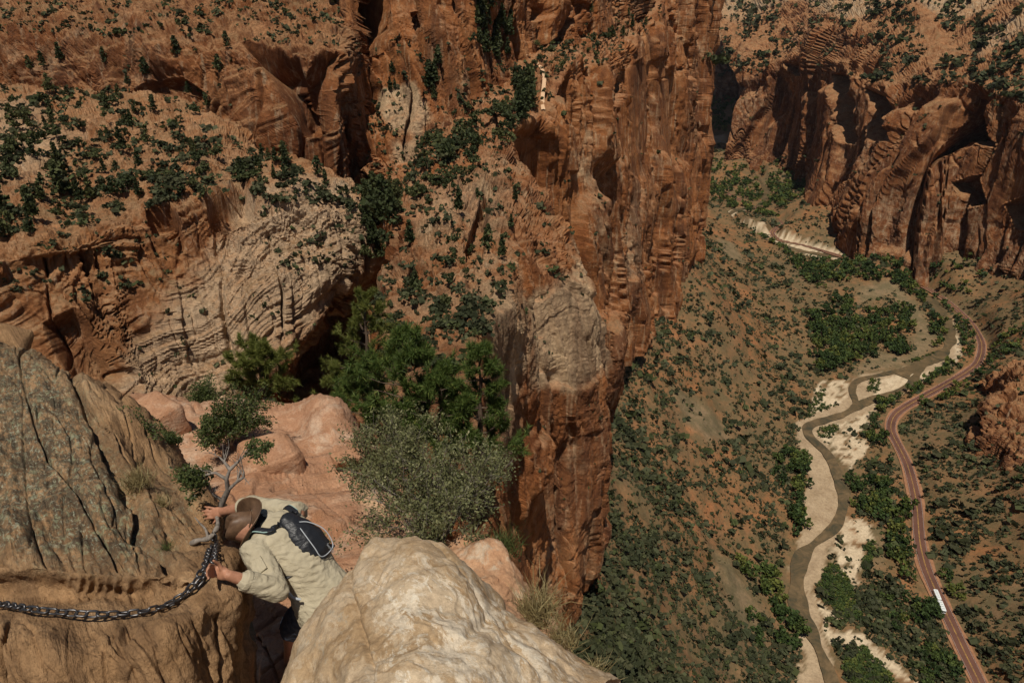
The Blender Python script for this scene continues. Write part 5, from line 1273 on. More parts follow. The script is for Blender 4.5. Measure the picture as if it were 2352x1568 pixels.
# ---- loose blocks
def block_mesh(name, size, seed, mat, rnd=0.16):
    bm = bmesh.new(); bmesh.ops.create_cube(bm, size=1.0)
    r = random.Random(seed)
    for v in bm.verts:
        v.co = Vector((v.co.x * size[0] * r.uniform(0.75, 1.1), v.co.y * size[1] * r.uniform(0.75, 1.1), v.co.z * size[2] * r.uniform(0.7, 1.15)))
    bmesh.ops.bevel(bm, geom=list(bm.edges), offset=min(size) * rnd, segments=3, affect='EDGES', profile=0.5)
    bmesh.ops.triangulate(bm, faces=list(bm.faces))
    bmesh.ops.subdivide_edges(bm, edges=list(bm.edges), cuts=3, use_grid_fill=True)
    me = bpy.data.meshes.new(name); bm.to_mesh(me); bm.free()
    V = np.empty(len(me.vertices) * 3, dtype=np.float32); me.vertices.foreach_get('co', V); V = V.reshape(-1, 3)
    nn = V / np.linalg.norm(V, axis=1, keepdims=True)
    s = max(size)
    V = V + nn * ((fbm(V + seed, s * 0.6, 3, seed) * s * 0.07 + layers(V[:, 2] / (s * 0.1) + fbm(V, s * 0.5, 2, 3) * 1.5, seed, 0.6) * s * 0.02)[:, None])
    me.vertices.foreach_set('co', V.astype(np.float32).ravel()); me.update()
    me.polygons.foreach_set('use_smooth', np.full(len(me.polygons), True))
    me.materials.append(mat)
    return me
for (x, y, t, sz, rot, lb) in ((795, 1052, 8.55, (0.36, 0.24, 0.16), (0.15, 0.1, 0.5), 'loose pink sandstone block lying on the ledge by the grey shrub'),
                               (618, 1062, 8.35, (0.78, 0.62, 0.62), (0.1, -0.15, 0.5), 'rounded brown sandstone block behind the twisted juniper'),
                               (8, 800, 8.8, (0.62, 0.6, 0.42), (0.3, 0.5, 0.3), 'pale rounded rock peeping over the top of the lichen slab'),
                               (335, 965, 10.2, (1.0, 0.9, 0.55), (0.1, -0.1, 0.9), 'flat tan rock at the edge beyond the small bush')):
    o = put('sandstone_block', block_mesh('sandstone_block', sz, int(x), M_SLICK if x != 8 else M_LICH, 0.13 if x == 795 else 0.22))
    o.location = at(x, y, t); o.rotation_euler = rot
    tag(o, lb, 'rock')

def rock_at(x, y, lift=0.02, names=('sandstone_outcrop',)):
    """point above the rock seen at x, y"""
    best = None
    for nm in names:
        H, X, Y, D = FG[nm]
        e = (X - x) ** 2 + (Y - y) ** 2
        cand = np.argsort(e.ravel())[:14]
        t = D.ravel()[cand[np.argmin(D.ravel()[cand])]]
        if best is None or t < best: best = t
    return at(x, y, best - lift)

# pebbles and grit on the ledge
r = np.random.default_rng(91)
H, X, Y, D = FG['slickrock_ledge']
sel = np.flatnonzero(((X > 420) & (X < 900) & (Y > 930) & (Y < 1500)).ravel())
sel = r.choice(sel, 420)
B = np.array([(1, 0, 0), (-1, 0, 0), (0, 1, 0), (0, -1, 0), (0, 0, 1), (0, 0, -1)], float); BF = np.array([(0, 2, 4), (2, 1, 4), (1, 3, 4), (3, 0, 4), (2, 0, 5), (1, 2, 5), (3, 1, 5), (0, 3, 5)])
Vs = []; Fs = []
for k, i in enumerate(sel):
    s = 0.008 + 0.035 * r.random() ** 4
    q, _ = np.linalg.qr(r.normal(size=(3, 3)))
    Vs.append((B * r.uniform(0.5, 1.2, (6, 1)) * s) @ q + H.reshape(-1, 3)[i]); Fs.append(BF + 6 * k)
tag(put('pebbles', mesh_from('pebbles', np.concatenate(Vs), np.concatenate(Fs), [M_SLICK], False)), 'small pink pebbles and chips scattered on the ledge', kind='stuff')
# ------------------------------------------------------------------ foreground plants
def leafm(name, cols, trans=0.3):
    M = NT(name, 0.6, 0.25)
    v = M.attr('leaf')
    c = M.ramp(v, [(0.0, cols[0]), (0.45, cols[1]), (0.85, cols[2]), (1.0, cols[3])])
    M.color(c)
    t = M.n('ShaderNodeBsdfTranslucent'); M.link(c, t.inputs[0])
    mx = M.n('ShaderNodeMixShader'); mx.inputs[0].default_value = trans
    M.link(M.b.outputs[0], mx.inputs[1]); M.link(t.outputs[0], mx.inputs[2]); M.link(mx.outputs[0], M.t.nodes['Material Output'].inputs[0])
    return M.m
ML_GREY = leafm('cliffrose_leaf', [(0.07, 0.078, 0.032), (0.135, 0.14, 0.058), (0.22, 0.22, 0.1), (0.33, 0.31, 0.17)])
ML_JUN = leafm('juniper_leaf', [(0.036, 0.052, 0.016), (0.07, 0.092, 0.026), (0.115, 0.135, 0.042), (0.17, 0.175, 0.06)])
ML_NEED = leafm('pine_needle', [(0.035, 0.06, 0.013), (0.075, 0.115, 0.024), (0.125, 0.165, 0.036), (0.2, 0.215, 0.05)])
ML_NEEDY = leafm('yellow_pine_needle', [(0.06, 0.075, 0.016), (0.115, 0.13, 0.026), (0.18, 0.185, 0.042), (0.25, 0.235, 0.06)])
ML_DRY = leafm('dry_grass', [(0.16, 0.12, 0.05), (0.26, 0.20, 0.09), (0.34, 0.28, 0.13), (0.42, 0.36, 0.2)])

def grow(r, base, d, length, rad, depth, spread, segs=4, out=None, tips=None, up=0.15, kids=(2, 4), wig=0.25, shrink=0.68):
    """recursive branching; out collects (points, radii), tips collects (point, direction)"""
    p = np.array(base, float); d = np.array(d, float); d /= np.linalg.norm(d)
    pts = [p.copy()]; rr = [rad]
    for i in range(segs):
        d = d + r.normal(0, wig, 3) * 0.5 + np.array((0, 0, up * 0.3)); d /= np.linalg.norm(d)
        p = p + d * length / segs; pts.append(p.copy()); rr.append(rad * (1 - 0.55 * (i + 1) / segs))
        if depth <= 1: tips.append((p.copy(), d.copy()))
    out.append((pts, rr))
    if depth > 0:
        for k in range(r.integers(kids[0], kids[1] + 1)):
            i = r.integers(max(1, segs // 2), segs + 1)
            nd = d + r.normal(0, spread, 3); nd[2] += up
            grow(r, pts[i], nd, length * shrink * r.uniform(0.7, 1.15), rr[i] * 0.75, depth - 1, spread, segs, out, tips, up, kids, wig, shrink)

def tubes(list_, k=5):
    Vs, Fs, off = [], [], 0
    for pts, rr in list_:
        V, F = trunk_tube(pts, np.maximum(rr, 0.0012), k)
        Vs.append(V); Fs.append(F + off); off += len(V)
    return np.concatenate(Vs), np.concatenate(Fs)

def leaves_at(r, tips, per, spread, size, long=1.0):
    C, A = [], []
    for p, d in tips:
        q = p + r.normal(0, spread, (per, 3)) + d * r.uniform(-1, 1, (per, 1)) * spread
        C.append(q); A.append(np.repeat(d[None], per, 0))
    C = np.concatenate(C); A = np.concatenate(A) + r.normal(0, 0.8, C.shape)
    A /= np.linalg.norm(A, axis=1, keepdims=True)
    B = np.cross(A, r.normal(size=A.shape)); B /= np.linalg.norm(B, axis=1, keepdims=True)
    S = (size * r.uniform(0.6, 1.3, len(C)))[:, None]
    V = np.stack([C - A * S * long, C + B * S * 0.5, C + A * S * long, C - B * S * 0.5], 1).reshape(-1, 3)
    lf = np.repeat(np.clip(r.normal(0.45, 0.25, len(C)), 0, 1), 4)
    return V, np.arange(len(V)).reshape(-1, 4), lf

def needles_at(r, tips, per, length, width):
    C, A = [], []
    for p, d in tips:
        a = d + r.normal(0, 0.75, (per, 3)); a /= np.linalg.norm(a, axis=1, keepdims=True)
        C.append(p + d * r.uniform(-0.8, 0.4, (per, 1)) * length * 0.8); A.append(a)
    C = np.concatenate(C); A = np.concatenate(A)
    B = np.cross(A, r.normal(size=A.shape)); B /= np.linalg.norm(B, axis=1, keepdims=True)
    L = (length * r.uniform(0.7, 1.2, len(C)))[:, None]
    V = np.stack([C - B * width, C + B * width, C + A * L], 1).reshape(-1, 3)
    lf = np.repeat(np.clip(r.normal(0.45, 0.25, len(C)), 0, 1), 3)
    return V, np.arange(len(V)).reshape(-1, 3), lf

def plant(name, label, cat, base, branches, leaves, bark, leaf_mat, crown='foliage', stem='branches', leafname=None):
    e = empty(name, base); b = np.array(base)
    V, F = branches
    tag(put(stem, mesh_from(stem, V - b, F, [bark]), e), kind='stuff')
    V, F, lf = leaves
    put(crown, mesh_from(crown, V - b, F, [leaf_mat], False, {'leaf': lf}), e)
    return tag(e, label, cat)

def bush(name, label, cat, x, y, t, height, width, seed, leaf_mat, bark=None, stems=9, depth=3, per=10, spread=0.05, leaf=0.02, long=1.0, lean=(0, 0), r0=0.014, base=None, kids=(2, 4)):
    r = np.random.default_rng(seed)
    base = at(x, y, t) if base is None else base
    out, tips = [], []
    for i in range(stems):
        a = 2 * math.pi * i / stems + r.uniform(-0.4, 0.4)
        w = width / height * r.uniform(0.3, 1.0)
        d = np.array((math.cos(a) * w + lean[0], math.sin(a) * w + lean[1], 1.0))
        grow(r, base, d, height * r.uniform(0.24, 0.58), r0 * height, depth, 0.55, 4, out, tips, 0.12, kids)
    return plant(name, label, cat, base, tubes(out, 4), leaves_at(r, tips, per, spread, leaf, long), bark or M_GREYWOOD, leaf_mat)

def pine(name, label, x, y, t, height, width, seed, mat, whorls=9, nlen=0.11, per=13, base=None, r0=0.03, dens=1.0, bare=0.2):
    r = np.random.default_rng(seed)
    base = np.array(at(x, y, t) if base is None else base)
    out, tips = [], []
    trunk = [base + np.array((0, 0, -0.4))]; rr = [r0 * height]
    off = np.zeros(2)
    for i in range(1, 11):
        off = off + r.normal(0, 0.012 * height, 2)
        trunk.append(base + np.array((off[0], off[1], height * i / 10))); rr.append(r0 * height * (1 - 0.93 * i / 10))
    trunk = np.array(trunk)
    for w in range(whorls):
        f = bare + (1 - bare) * (w + 0.5) / whorls
        p = np.array([np.interp(f * 10, range(11), trunk[:, k]) for k in range(3)])
        lim = width * 0.5 * (1 - f) ** 0.6 * (1 if f > bare + 0.12 else 0.75) + 0.06 * width
        for k in range(r.integers(4, 7)):
            a = r.uniform(0, 6.283)
            d = np.array((math.cos(a), math.sin(a), r.uniform(0.05, 0.55)))
            grow(r, p, d, lim * r.uniform(0.55, 1.05), 0.012 * height * (1 - f) + 0.006, 2, 0.45, 4, out, tips, 0.22, (2, 3), 0.2, 0.55)
    tips.append((trunk[-1], np.array((0, 0, 1.0))))
    if dens < 1: tips = [q for q in tips if r.random() < dens]
    e = empty(name, base)
    V, F = trunk_tube(trunk, rr, 8); put('trunk', mesh_from('trunk', V - base, F, [M_BARK]), e)
    V, F = tubes(out, 4); tag(put('branches', mesh_from('branches', V - base, F, [M_BARK]), e), kind='stuff')
    V, F, lf = needles_at(r, tips, per, nlen, nlen * 0.045 + 0.0025); put('crown', mesh_from('crown', V - base, F, [mat], False, {'leaf': lf}), e)
    return tag(e, label, 'pine')

# big grey shrubs at the edge of the ledge
bush('cliffrose_shrub', 'large grey green leafy shrub at the cliff edge behind the boulder', 'shrub', 1005, 1262, 6.6, 1.3, 1.25, 3, ML_GREY, stems=19, depth=3, per=6, spread=0.035, leaf=0.016, r0=0.012)
bush('cliffrose_shrub', 'grey green shrub growing just above the loose pink block', 'shrub', 890, 1115, 8.7, 1.05, 1.15, 4, ML_GREY, stems=15, depth=3, per=6, spread=0.04, leaf=0.018, r0=0.012)
bush('cliffrose_shrub', 'low twiggy shrub at the foot of the large grey shrub', 'shrub', 960, 1300, 6.0, 0.42, 0.55, 5, ML_GREY, stems=10, depth=2, per=7, spread=0.04, leaf=0.014, r0=0.02)
# pines beyond the ledge
pine('pine_tree', 'tall open pine with visible trunk rising beside the dark gorge', 848, 985, 24, 5.2, 2.3, 11, ML_NEEDY, whorls=10, nlen=0.16, per=12, dens=0.8)
pine('pine_tree', 'dark green long needled pine behind the grey shrubs', 945, 1060, 15, 2.9, 2.3, 12, ML_NEED, whorls=8, nlen=0.17, per=15)
pine('pine_tree', 'dark pine hugging the cross bedded wall at the cliff edge', 1078, 1190, 16, 4.6, 1.9, 13, ML_NEED, whorls=11, nlen=0.15, per=14)
pine('pine_tree', 'smaller pine between the long needled pine and the wall', 1015, 1090, 15, 2.6, 1.7, 14, ML_NEED, whorls=7, nlen=0.15, per=14)
pine('pine_tree', 'short light green pine at the foot of the tall open pine', 790, 968, 22, 2.0, 1.1, 15, ML_NEEDY, whorls=6, nlen=0.15, per=12, bare=0.08)
pine('pine_tree', 'broad yellow green bushy pine at the far edge of the ledge', 612, 955, 16, 1.75, 1.75, 16, ML_NEEDY, whorls=7, nlen=0.14, per=15, bare=0.05)
pine('pine_tree', 'pine filling the gap below the tall open pine', 870, 1010, 20, 2.4, 2.0, 17, ML_NEED, whorls=7, nlen=0.15, per=13, bare=0.05)
bush('juniper_shrub', 'sparse grey green bush beside the yellow green pine', 'shrub', 480, 935, 12.5, 0.62, 0.55, 21, ML_JUN, stems=9, depth=2, per=9, spread=0.05, leaf=0.02)
bush('juniper_shrub', 'dark leafy juniper on the ledge above the brown block', 'shrub', 532, 1022, 9.6, 0.8, 0.75, 22, ML_JUN, stems=12, depth=3, per=6, spread=0.04, leaf=0.02, bark=M_GREYWOOD)
bush('juniper_shrub', 'low wiry bush on the shoulder of the lichen slab', 'shrub', 312, 1030, 6.55, 0.40, 0.55, 23, ML_JUN, stems=12, depth=2, per=8, spread=0.03, leaf=0.014, lean=(-0.3, 0.2))
bush('juniper_shrub', 'small sprig of green leaves beside the wiry bush', 'shrub', 395, 1020, 6.9, 0.2, 0.24, 24, ML_JUN, stems=6, depth=2, per=6, spread=0.02, leaf=0.012, lean=(0.5, 0))

# twisted juniper by the hiker's hand
r = np.random.default_rng(31)
_J = lambda x, y, t: at(x, y, t - 0.42)
base = _J(505, 1178, 5.55)
e = empty('twisted_juniper', base)
P = [_J(*q) for q in ((505, 1180, 5.58), (512, 1150, 5.5), (524, 1125, 5.45), (520, 1100, 5.4), (528, 1078, 5.38))]
out = [(P, [0.028, 0.024, 0.02, 0.016, 0.011])]; tips = []
br = [((524, 1125, 5.45), (545, 1105, 5.4), (552, 1080, 5.4)), ((520, 1100, 5.4), (495, 1085, 5.35), (470, 1090, 5.35)), ((512, 1150, 5.5), (490, 1135, 5.45), (478, 1120, 5.4)), ((528, 1078, 5.38), (515, 1060, 5.38), (505, 1050, 5.4)), ((528, 1078, 5.38), (545, 1062, 5.38), (562, 1045, 5.4)), ((545, 1105, 5.4), (560, 1095, 5.35), (560, 1082, 5.35))]
for b in br:
    q = [_J(*z) for z in b]; out.append((q, [0.014, 0.010, 0.006]))
    for k in range(3): grow(r, q[1 + k % 2], (q[2] - q[1]) + r.normal(0, 0.03, 3), 0.10, 0.004, 1, 0.6, 3, out, [], 0.1)
for b in (br[1], br[1], br[2], br[4]):
    q = [_J(*z) for z in b]
    for k in range(4): grow(r, q[2], r.normal(0, 0.5, 3) + (q[2] - q[1]) * 8, 0.12, 0.004, 1, 0.6, 3, out, tips, 0.1)
V, F = tubes(out, 6); put('trunk', mesh_from('trunk', V - base, F, [M_GREYWOOD]), e)
V, F, lf = leaves_at(r, tips, 16, 0.018, 0.013); put('foliage', mesh_from('foliage', V - base, F, [ML_JUN], False, {'leaf': lf}), e)
tag(e, 'twisted grey juniper with green tufts above the hiker\'s hand', 'juniper')

# dead root below the hand
base = at(470, 1236, 4.85)
P = [at(*q) for q in ((440, 1247, 4.75), (458, 1240, 4.72), (478, 1236, 4.7), (492, 1222, 4.72), (500, 1205, 4.8), (498, 1180, 5.0))]
P2 = [at(*q) for q in ((478, 1236, 4.7), (472, 1215, 4.72), (458, 1200, 4.8), (448, 1188, 4.9))]
V, F = tubes([(smooth_line(P, 4), np.linspace(0.019, 0.015, 21) * (1 + 0.2 * np.sin(np.arange(21)))), (smooth_line(P2, 4), np.linspace(0.010, 0.004, 13))], 8)
o = put('dead_root', mesh_from('dead_root', V - base, F, [M_GREYWOOD])); o.location = base
tag(o, 'weathered grey dead root on the rock under the hiker\'s hand', 'root')

# grass tufts
def tuft(label, x, y, t, h, n, seed, mat=None, w=0.5, base=None):
    r = np.random.default_rng(seed); base = np.array(at(x, y, t))
    Vs = []
    for i in range(n):
        p = r.normal(0, h * 0.22, 3) * np.array((1, 1, 0.15)); a = r.normal(0, w, 3); a[2] = 1
        a /= np.linalg.norm(a); L = h * r.uniform(0.5, 1.1); s = np.cross(a, r.normal(size=3)); s /= np.linalg.norm(s); s *= h * 0.008 + 0.0008
        q1 = p + a * L * 0.55; q2 = p + a * L + np.array((r.normal(0, 0.2) * L, r.normal(0, 0.2) * L, -0.12 * L))
        Vs += [p - s, p + s, q1 + s * 0.7, q1 - s * 0.7, q1 - s * 0.7, q1 + s * 0.7, q2, q2]
    V = np.array(Vs); F = np.arange(len(V)).reshape(-1, 4)
    o = put('grass_tuft', mesh_from('grass_tuft', V, F, [mat or ML_DRY], False, {'leaf': np.repeat(r.random(n * 2), 4)})); o.location = base
    tag(o, label, 'grass')
tuft('dry yellow grass tuft on the tan rib of the left rock', 318, 1115, 5.25, 0.22, 260, 1)
tuft('small dry tuft below the wiry grass on the left rock', 372, 1160, 5.15, 0.12, 160, 2)
tuft('dry grass tuft at the cliff edge right of the boulder', 1238, 1420, 5.1, 0.34, 420, 3)
tuft('brown grass tuft between shelf and boulder', 1290, 1480, 4.75, 0.24, 220, 4)
tuft('thin grass tuft low on the shelf edge', 1362, 1560, 4.3, 0.2, 200, 5)
tuft('tiny green tuft in the joint above the dead root', 385, 1262, 4.5, 0.09, 90, 6, ML_JUN)
tuft('dry tuft at the foot of the grey shrub', 880, 1255, 6.4, 0.2, 160, 7)
tuft('green tuft on the shelf behind the boulder', 1165, 1262, 6.2, 0.3, 220, 8, ML_JUN)
# ------------------------------------------------------------------ the hiker
def W(x, y, t): return Vector(at(x, y, t))

def ellipsoid_loft(bm, pts, radii, side, caps=True, k=16):
    """tapered tube with elliptical sections; radii = (across, deep)"""
    pts = [Vector(p) for p in pts]; rings = []
    n = len(pts)
    ext = [(pts[0], radii[0])]
    P, R = list(pts), [r if hasattr(r, '__len__') else (r, r) for r in radii]
    if caps:
        d0 = (P[0] - P[1]).normalized(); d1 = (P[-1] - P[-2]).normalized(); m0 = min(R[0]); m1 = min(R[-1])
        P = [P[0] + d0 * m0, P[0] + d0 * m0 * 0.7] + P + [P[-1] + d1 * m1 * 0.7, P[-1] + d1 * m1]
        R = [(R[0][0] * 0.05, R[0][1] * 0.05), (R[0][0] * 0.7, R[0][1] * 0.7)] + R + [(R[-1][0] * 0.7, R[-1][1] * 0.7), (R[-1][0] * 0.05, R[-1][1] * 0.05)]
    for i, p in enumerate(P):
        d = (P[min(i + 1, len(P) - 1)] - P[max(i - 1, 0)]).normalized()
        s = Vector(side); s = (s - d * s.dot(d)).normalized(); q = d.cross(s)
        rings.append([bm.verts.new(p + s * (math.cos(2 * math.pi * j / k) * R[i][0]) + q * (math.sin(2 * math.pi * j / k) * R[i][1])) for j in range(k)])
    for a, b in zip(rings[:-1], rings[1:]):
        for j in range(k): bm.faces.new((a[j], a[(j + 1) % k], b[(j + 1) % k], b[j]))
    bm.faces.new(rings[0][::-1]); bm.faces.new(rings[-1])

def remeshed(name, bm, voxel, smooth, mat, parent, root, fold=0.0, fscale=0.05, seed=0, ani=(1, 1, 1)):
    bmesh.ops.recalc_face_normals(bm, faces=list(bm.faces))
    me = bpy.data.meshes.new(name); bm.to_mesh(me); bm.free()
    o = bpy.data.objects.new(name, me); COL.objects.link(o)
    m = o.modifiers.new('r', 'REMESH'); m.mode = 'VOXEL'; m.voxel_size = voxel; m.use_smooth_shade = True
    m = o.modifiers.new('s', 'SMOOTH'); m.factor = 0.5; m.iterations = smooth
    dg = bpy.context.evaluated_depsgraph_get()
    me2 = bpy.data.meshes.new_from_object(o.evaluated_get(dg)); me2.name = name
    o.modifiers.clear(); o.data = me2
    V = np.empty(len(me2.vertices) * 3, dtype=np.float32); me2.vertices.foreach_get('co', V); V = V.reshape(-1, 3).astype(np.float64)
    if fold:
        N = np.empty(len(me2.vertices) * 3, dtype=np.float32); me2.vertices.foreach_get('normal', N); N = N.reshape(-1, 3)
        d = (ridged(V, fscale, 2, seed, ani) - 0.4) * fold + fbm(V, fscale * 2.2, 2, seed + 3) * fold * 1.2
        V = V + N * d[:, None]
    V = V - np.array(root)
    me2.vertices.foreach_set('co', V.astype(np.float32).ravel())
    me2.polygons.foreach_set('use_smooth', np.full(len(me2.polygons), True)); me2.update()
    me2.materials.clear(); me2.materials.append(mat)
    o.parent = parent
    return o

M = NT('skin', 0.55, 0.35); M.color(M.ramp(M.noise(M.coords(), 40, 4), [(0.3, (0.30, 0.135, 0.075)), (0.7, (0.42, 0.205, 0.125))])); M.bump(M.noise(M.coords(), 160, 3), 0.2, 0.003); M_SKIN = M.m
M = NT('khaki_shirt', 0.9, 0.15); _c0 = M.coords(); M.color(M.ramp(M.noise(_c0, 9, 4), [(0.3, (0.35, 0.30, 0.205)), (0.7, (0.43, 0.375, 0.265))])); M.bump(M.noise(M.coords((1, 1.6, 2.6), rot=(0.4, 0.3, 0.5)), 11, 4, 0.6, 1.0), 0.7, 0.02); M.bump(M.noise(_c0, 420, 2), 0.25, 0.001); M_SHIRT = M.m
M = NT('navy_shorts', 0.9, 0.15); M.color(M.ramp(M.noise(M.coords(), 20, 4), [(0.3, (0.035, 0.042, 0.06)), (0.7, (0.075, 0.085, 0.11))])); M.bump(M.noise(M.coords(), 24, 3), 0.4, 0.01); M_SHORTS = M.m
M = NT('brown_leather', 0.5, 0.35); M.color(M.ramp(M.noise(M.coords(), 16, 5, 0.65), [(0.3, (0.055, 0.03, 0.016)), (0.6, (0.125, 0.07, 0.038)), (0.8, (0.18, 0.11, 0.06))])); M.bump(M.noise(M.coords(), 60, 4), 0.3, 0.004); M_LEATHER = M.m
M = NT('black_nylon', 0.45, 0.4); M.color((0.014, 0.015, 0.018)); M.bump(M.noise(M.coords((1, 2.5, 1), rot=(0.3, 0.2, 0.6)), 14, 3, 0.5, 0.8), 0.45, 0.02); M_NYLON = M.m
M = NT('grey_cord', 0.7, 0.2); M.color((0.36, 0.38, 0.40)); M_CORD = M.m
M = NT('teal_piping', 0.7, 0.2); M.color((0.28, 0.40, 0.36)); M_TEAL = M.m
M = NT('dark_hair', 0.8, 0.2); M.color((0.03, 0.02, 0.014)); M_HAIR = M.m
M = NT('amber_lens', 0.15, 0.5); M.color((0.45, 0.20, 0.04)); M_LENS = M.m

HIP = W(736, 1358, 4.42); SHO = W(630, 1212, 4.42)
def onrock(x, y, lift): return Vector(rock_at(x, y, lift))
left = Vector((0.12, -0.86, -0.47)).normalized()
spine = (SHO - HIP).normalized()
left = (left - spine * left.dot(spine)).normalized()
back = spine.cross(left); back = back if back.x > 0 else -back
LS = SHO + left * 0.19 - spine * 0.03; RS = SHO - left * 0.19 - spine * 0.02
NECK = SHO + spine * 0.06 - back * 0.05
HEAD = W(584, 1214, 4.40)
hat_ax = (W(523, 1206, 4.335) - W(574, 1204, 4.40)).normalized()      # towards the crown of the head
RE = W(578, 1160, 4.74); RH = W(512, 1174, 4.93)      # far arm: elbow, wrist
LE = W(638, 1356, 4.06); LH = onrock(524, 1320, 0.10)      # near arm
LK = W(668, 1450, 4.72); LA = W(664, 1535, 4.98)
RK = W(700, 1452, 4.80); RA = W(716, 1540, 5.02)
LHIP = HIP + left * 0.09 - spine * 0.02; RHIP = HIP - left * 0.09 - spine * 0.02

root = W(690, 1545, 5.02)
person = empty('person', root)
tag(person, 'hiker in khaki shirt and brown hat bending over, one hand gripping the chain', 'person')

# body, one surface
bm = bmesh.new()
mid = (HIP + SHO) / 2 + back * 0.03
ellipsoid_loft(bm, [HIP, mid, SHO - spine * 0.05], [(0.135, 0.095), (0.135, 0.095), (0.165, 0.10)], left)
ellipsoid_loft(bm, [SHO, NECK, HEAD - hat_ax * 0.03], [0.075, 0.06, 0.062], left)
face = (-back * 0.2 - spine * 0.75 + Vector((-0.75, -0.1, -0.2))); face = (face - hat_ax * face.dot(hat_ax)).normalized()
ellipsoid_loft(bm, [HEAD - hat_ax * 0.085 + face * 0.01, HEAD - hat_ax * 0.03, HEAD + hat_ax * 0.05, HEAD + hat_ax * 0.1], [(0.045, 0.055), (0.072, 0.09), (0.078, 0.098), (0.06, 0.075)], left)
ellipsoid_loft(bm, [HEAD - hat_ax * 0.02 + face * 0.085, HEAD - hat_ax * 0.045 + face * 0.115], [0.014, 0.018], left)          # nose
ellipsoid_loft(bm, [HEAD - hat_ax * 0.105 + face * 0.055, HEAD - hat_ax * 0.1 + face * 0.07], [0.035, 0.024], left)           # chin
ellipsoid_loft(bm, [HEAD - hat_ax * 0.075 + face * 0.085 - left * 0.02, HEAD - hat_ax * 0.075 + face * 0.085 + left * 0.02], [0.009, 0.009], back)  # lips
for s in (-1, 1):
    ec = HEAD - hat_ax * 0.02 + left * (0.08 * s) - face * 0.01
    ellipsoid_loft(bm, [ec - hat_ax * 0.025, ec, ec + hat_ax * 0.028], [(0.008, 0.014), (0.012, 0.02), (0.008, 0.016)], left)
ellipsoid_loft(bm, [LS, (LS + LE) / 2, LE], [0.055, 0.045, 0.036], left); ellipsoid_loft(bm, [LE, LE.lerp(LH, 0.35), LE.lerp(LH, 0.7), LH], [0.036, 0.038, 0.036, 0.03], left)
ellipsoid_loft(bm, [RS, (RS + RE) / 2, RE], [0.055, 0.045, 0.036], left); ellipsoid_loft(bm, [RE, RE.lerp(RH, 0.35), RH], [0.045, 0.043, 0.03], left)
for hp, kn, an in ((LHIP, LK, LA), (RHIP, RK, RA)):
    ellipsoid_loft(bm, [hp, hp.lerp(kn, 0.5), kn], [0.08, 0.07, 0.056], left)
    ellipsoid_loft(bm, [kn, kn.lerp(an, 0.35) + Vector((0.015, 0, 0)), an], [0.056, 0.058, 0.038], left)
    ellipsoid_loft(bm, [an + Vector((0.05, 0.02, -0.05)), an + Vector((-0.1, -0.02, -0.075)), an + Vector((-0.17, -0.04, -0.08))], [(0.04, 0.04), (0.048, 0.035), (0.036, 0.024)], (0, 1, 0))
def finger(bm, pts, rs): ellipsoid_loft(bm, pts, [(q, q) for q in rs], (0.2, 0.5, 0.8), True, 8)
# far hand spread flat on the rock
pal = onrock(492, 1178, 0.03)
ellipsoid_loft(bm, [RH, RH.lerp(pal, 0.55), pal], [(0.03, 0.02), (0.042, 0.02), (0.043, 0.018)], (0, 0.5, 0.86))
tp = project(np.array(pal))[2]
for tip, k1 in (((470, 1163), (482, 1165)), ((464, 1173), (478, 1173)), ((465, 1182), (479, 1181)), ((470, 1191), (482, 1189))):
    kb = W(k1[0] + 6, k1[1] + 1, tp - 0.004)
    finger(bm, [pal.lerp(kb, 0.6), kb, W(k1[0], k1[1], tp - 0.012), W(tip[0], tip[1], tp + 0.004)], [0.0105, 0.0105, 0.0095, 0.0075])
finger(bm, [RH.lerp(pal, 0.45), W(498, 1192, tp), W(490, 1201, tp)], [0.013, 0.011, 0.0085])
# near hand closed round the chain
palL = onrock(504, 1313, 0.085); tl = project(np.array(palL))[2] - 4.11
ellipsoid_loft(bm, [LH, LH.lerp(palL, 0.6), palL], [(0.03, 0.022), (0.042, 0.024), (0.043, 0.022)], (0, 0.5, 0.86))
for (a, b, c) in (((492, 1298, 4.10), (482, 1296, 4.05), (479, 1303, 4.0)), ((488, 1306, 4.10), (478, 1304, 4.04), (475, 1311, 3.99)), ((487, 1315, 4.09), (477, 1313, 4.03), (475, 1320, 3.99)), ((489, 1324, 4.08), (480, 1323, 4.03), (479, 1328, 3.99))):
    a, b, c = [(q[0], q[1], q[2] + tl) for q in (a, b, c)]
    finger(bm, [palL, W(*a), W(*b), W(*c)], [0.011, 0.0108, 0.0095, 0.0085])
finger(bm, [LH.lerp(palL, 0.4), W(502, 1294, 4.07 + tl), W(490, 1287, 4.03 + tl)], [0.014, 0.012, 0.009])
remeshed('body', bm, 0.0072, 3, M_SKIN, person, root)

# shirt
bm = bmesh.new()
ellipsoid_loft(bm, [HIP - spine * 0.16 + back * 0.01, HIP - spine * 0.05, HIP + spine * 0.1 + back * 0.02, mid + back * 0.02, SHO - spine * 0.08 + back * 0.02, SHO + spine * 0.0], [(0.218, 0.19), (0.212, 0.182), (0.182, 0.15), (0.176, 0.135), (0.2, 0.13), (0.15, 0.095)], left)
ellipsoid_loft(bm, [SHO - spine * 0.02, NECK + spine * 0.012], [0.105, 0.082], left)
ellipsoid_loft(bm, [LS - left * 0.06, LS + left * 0.01, (LS + LE) / 2, LE], [0.086, 0.086, 0.073, 0.066], left)
ellipsoid_loft(bm, [LE, LE.lerp(LH, 0.3), LE.lerp(LH, 0.64)], [0.066, 0.061, 0.055], left)
ellipsoid_loft(bm, [RS + left * 0.06, RS - left * 0.01, (RS + RE) / 2, RE], [0.086, 0.084, 0.072, 0.063], left)
ellipsoid_loft(bm, [RE, RE.lerp(RH, 0.22)], [0.066, 0.06], left)
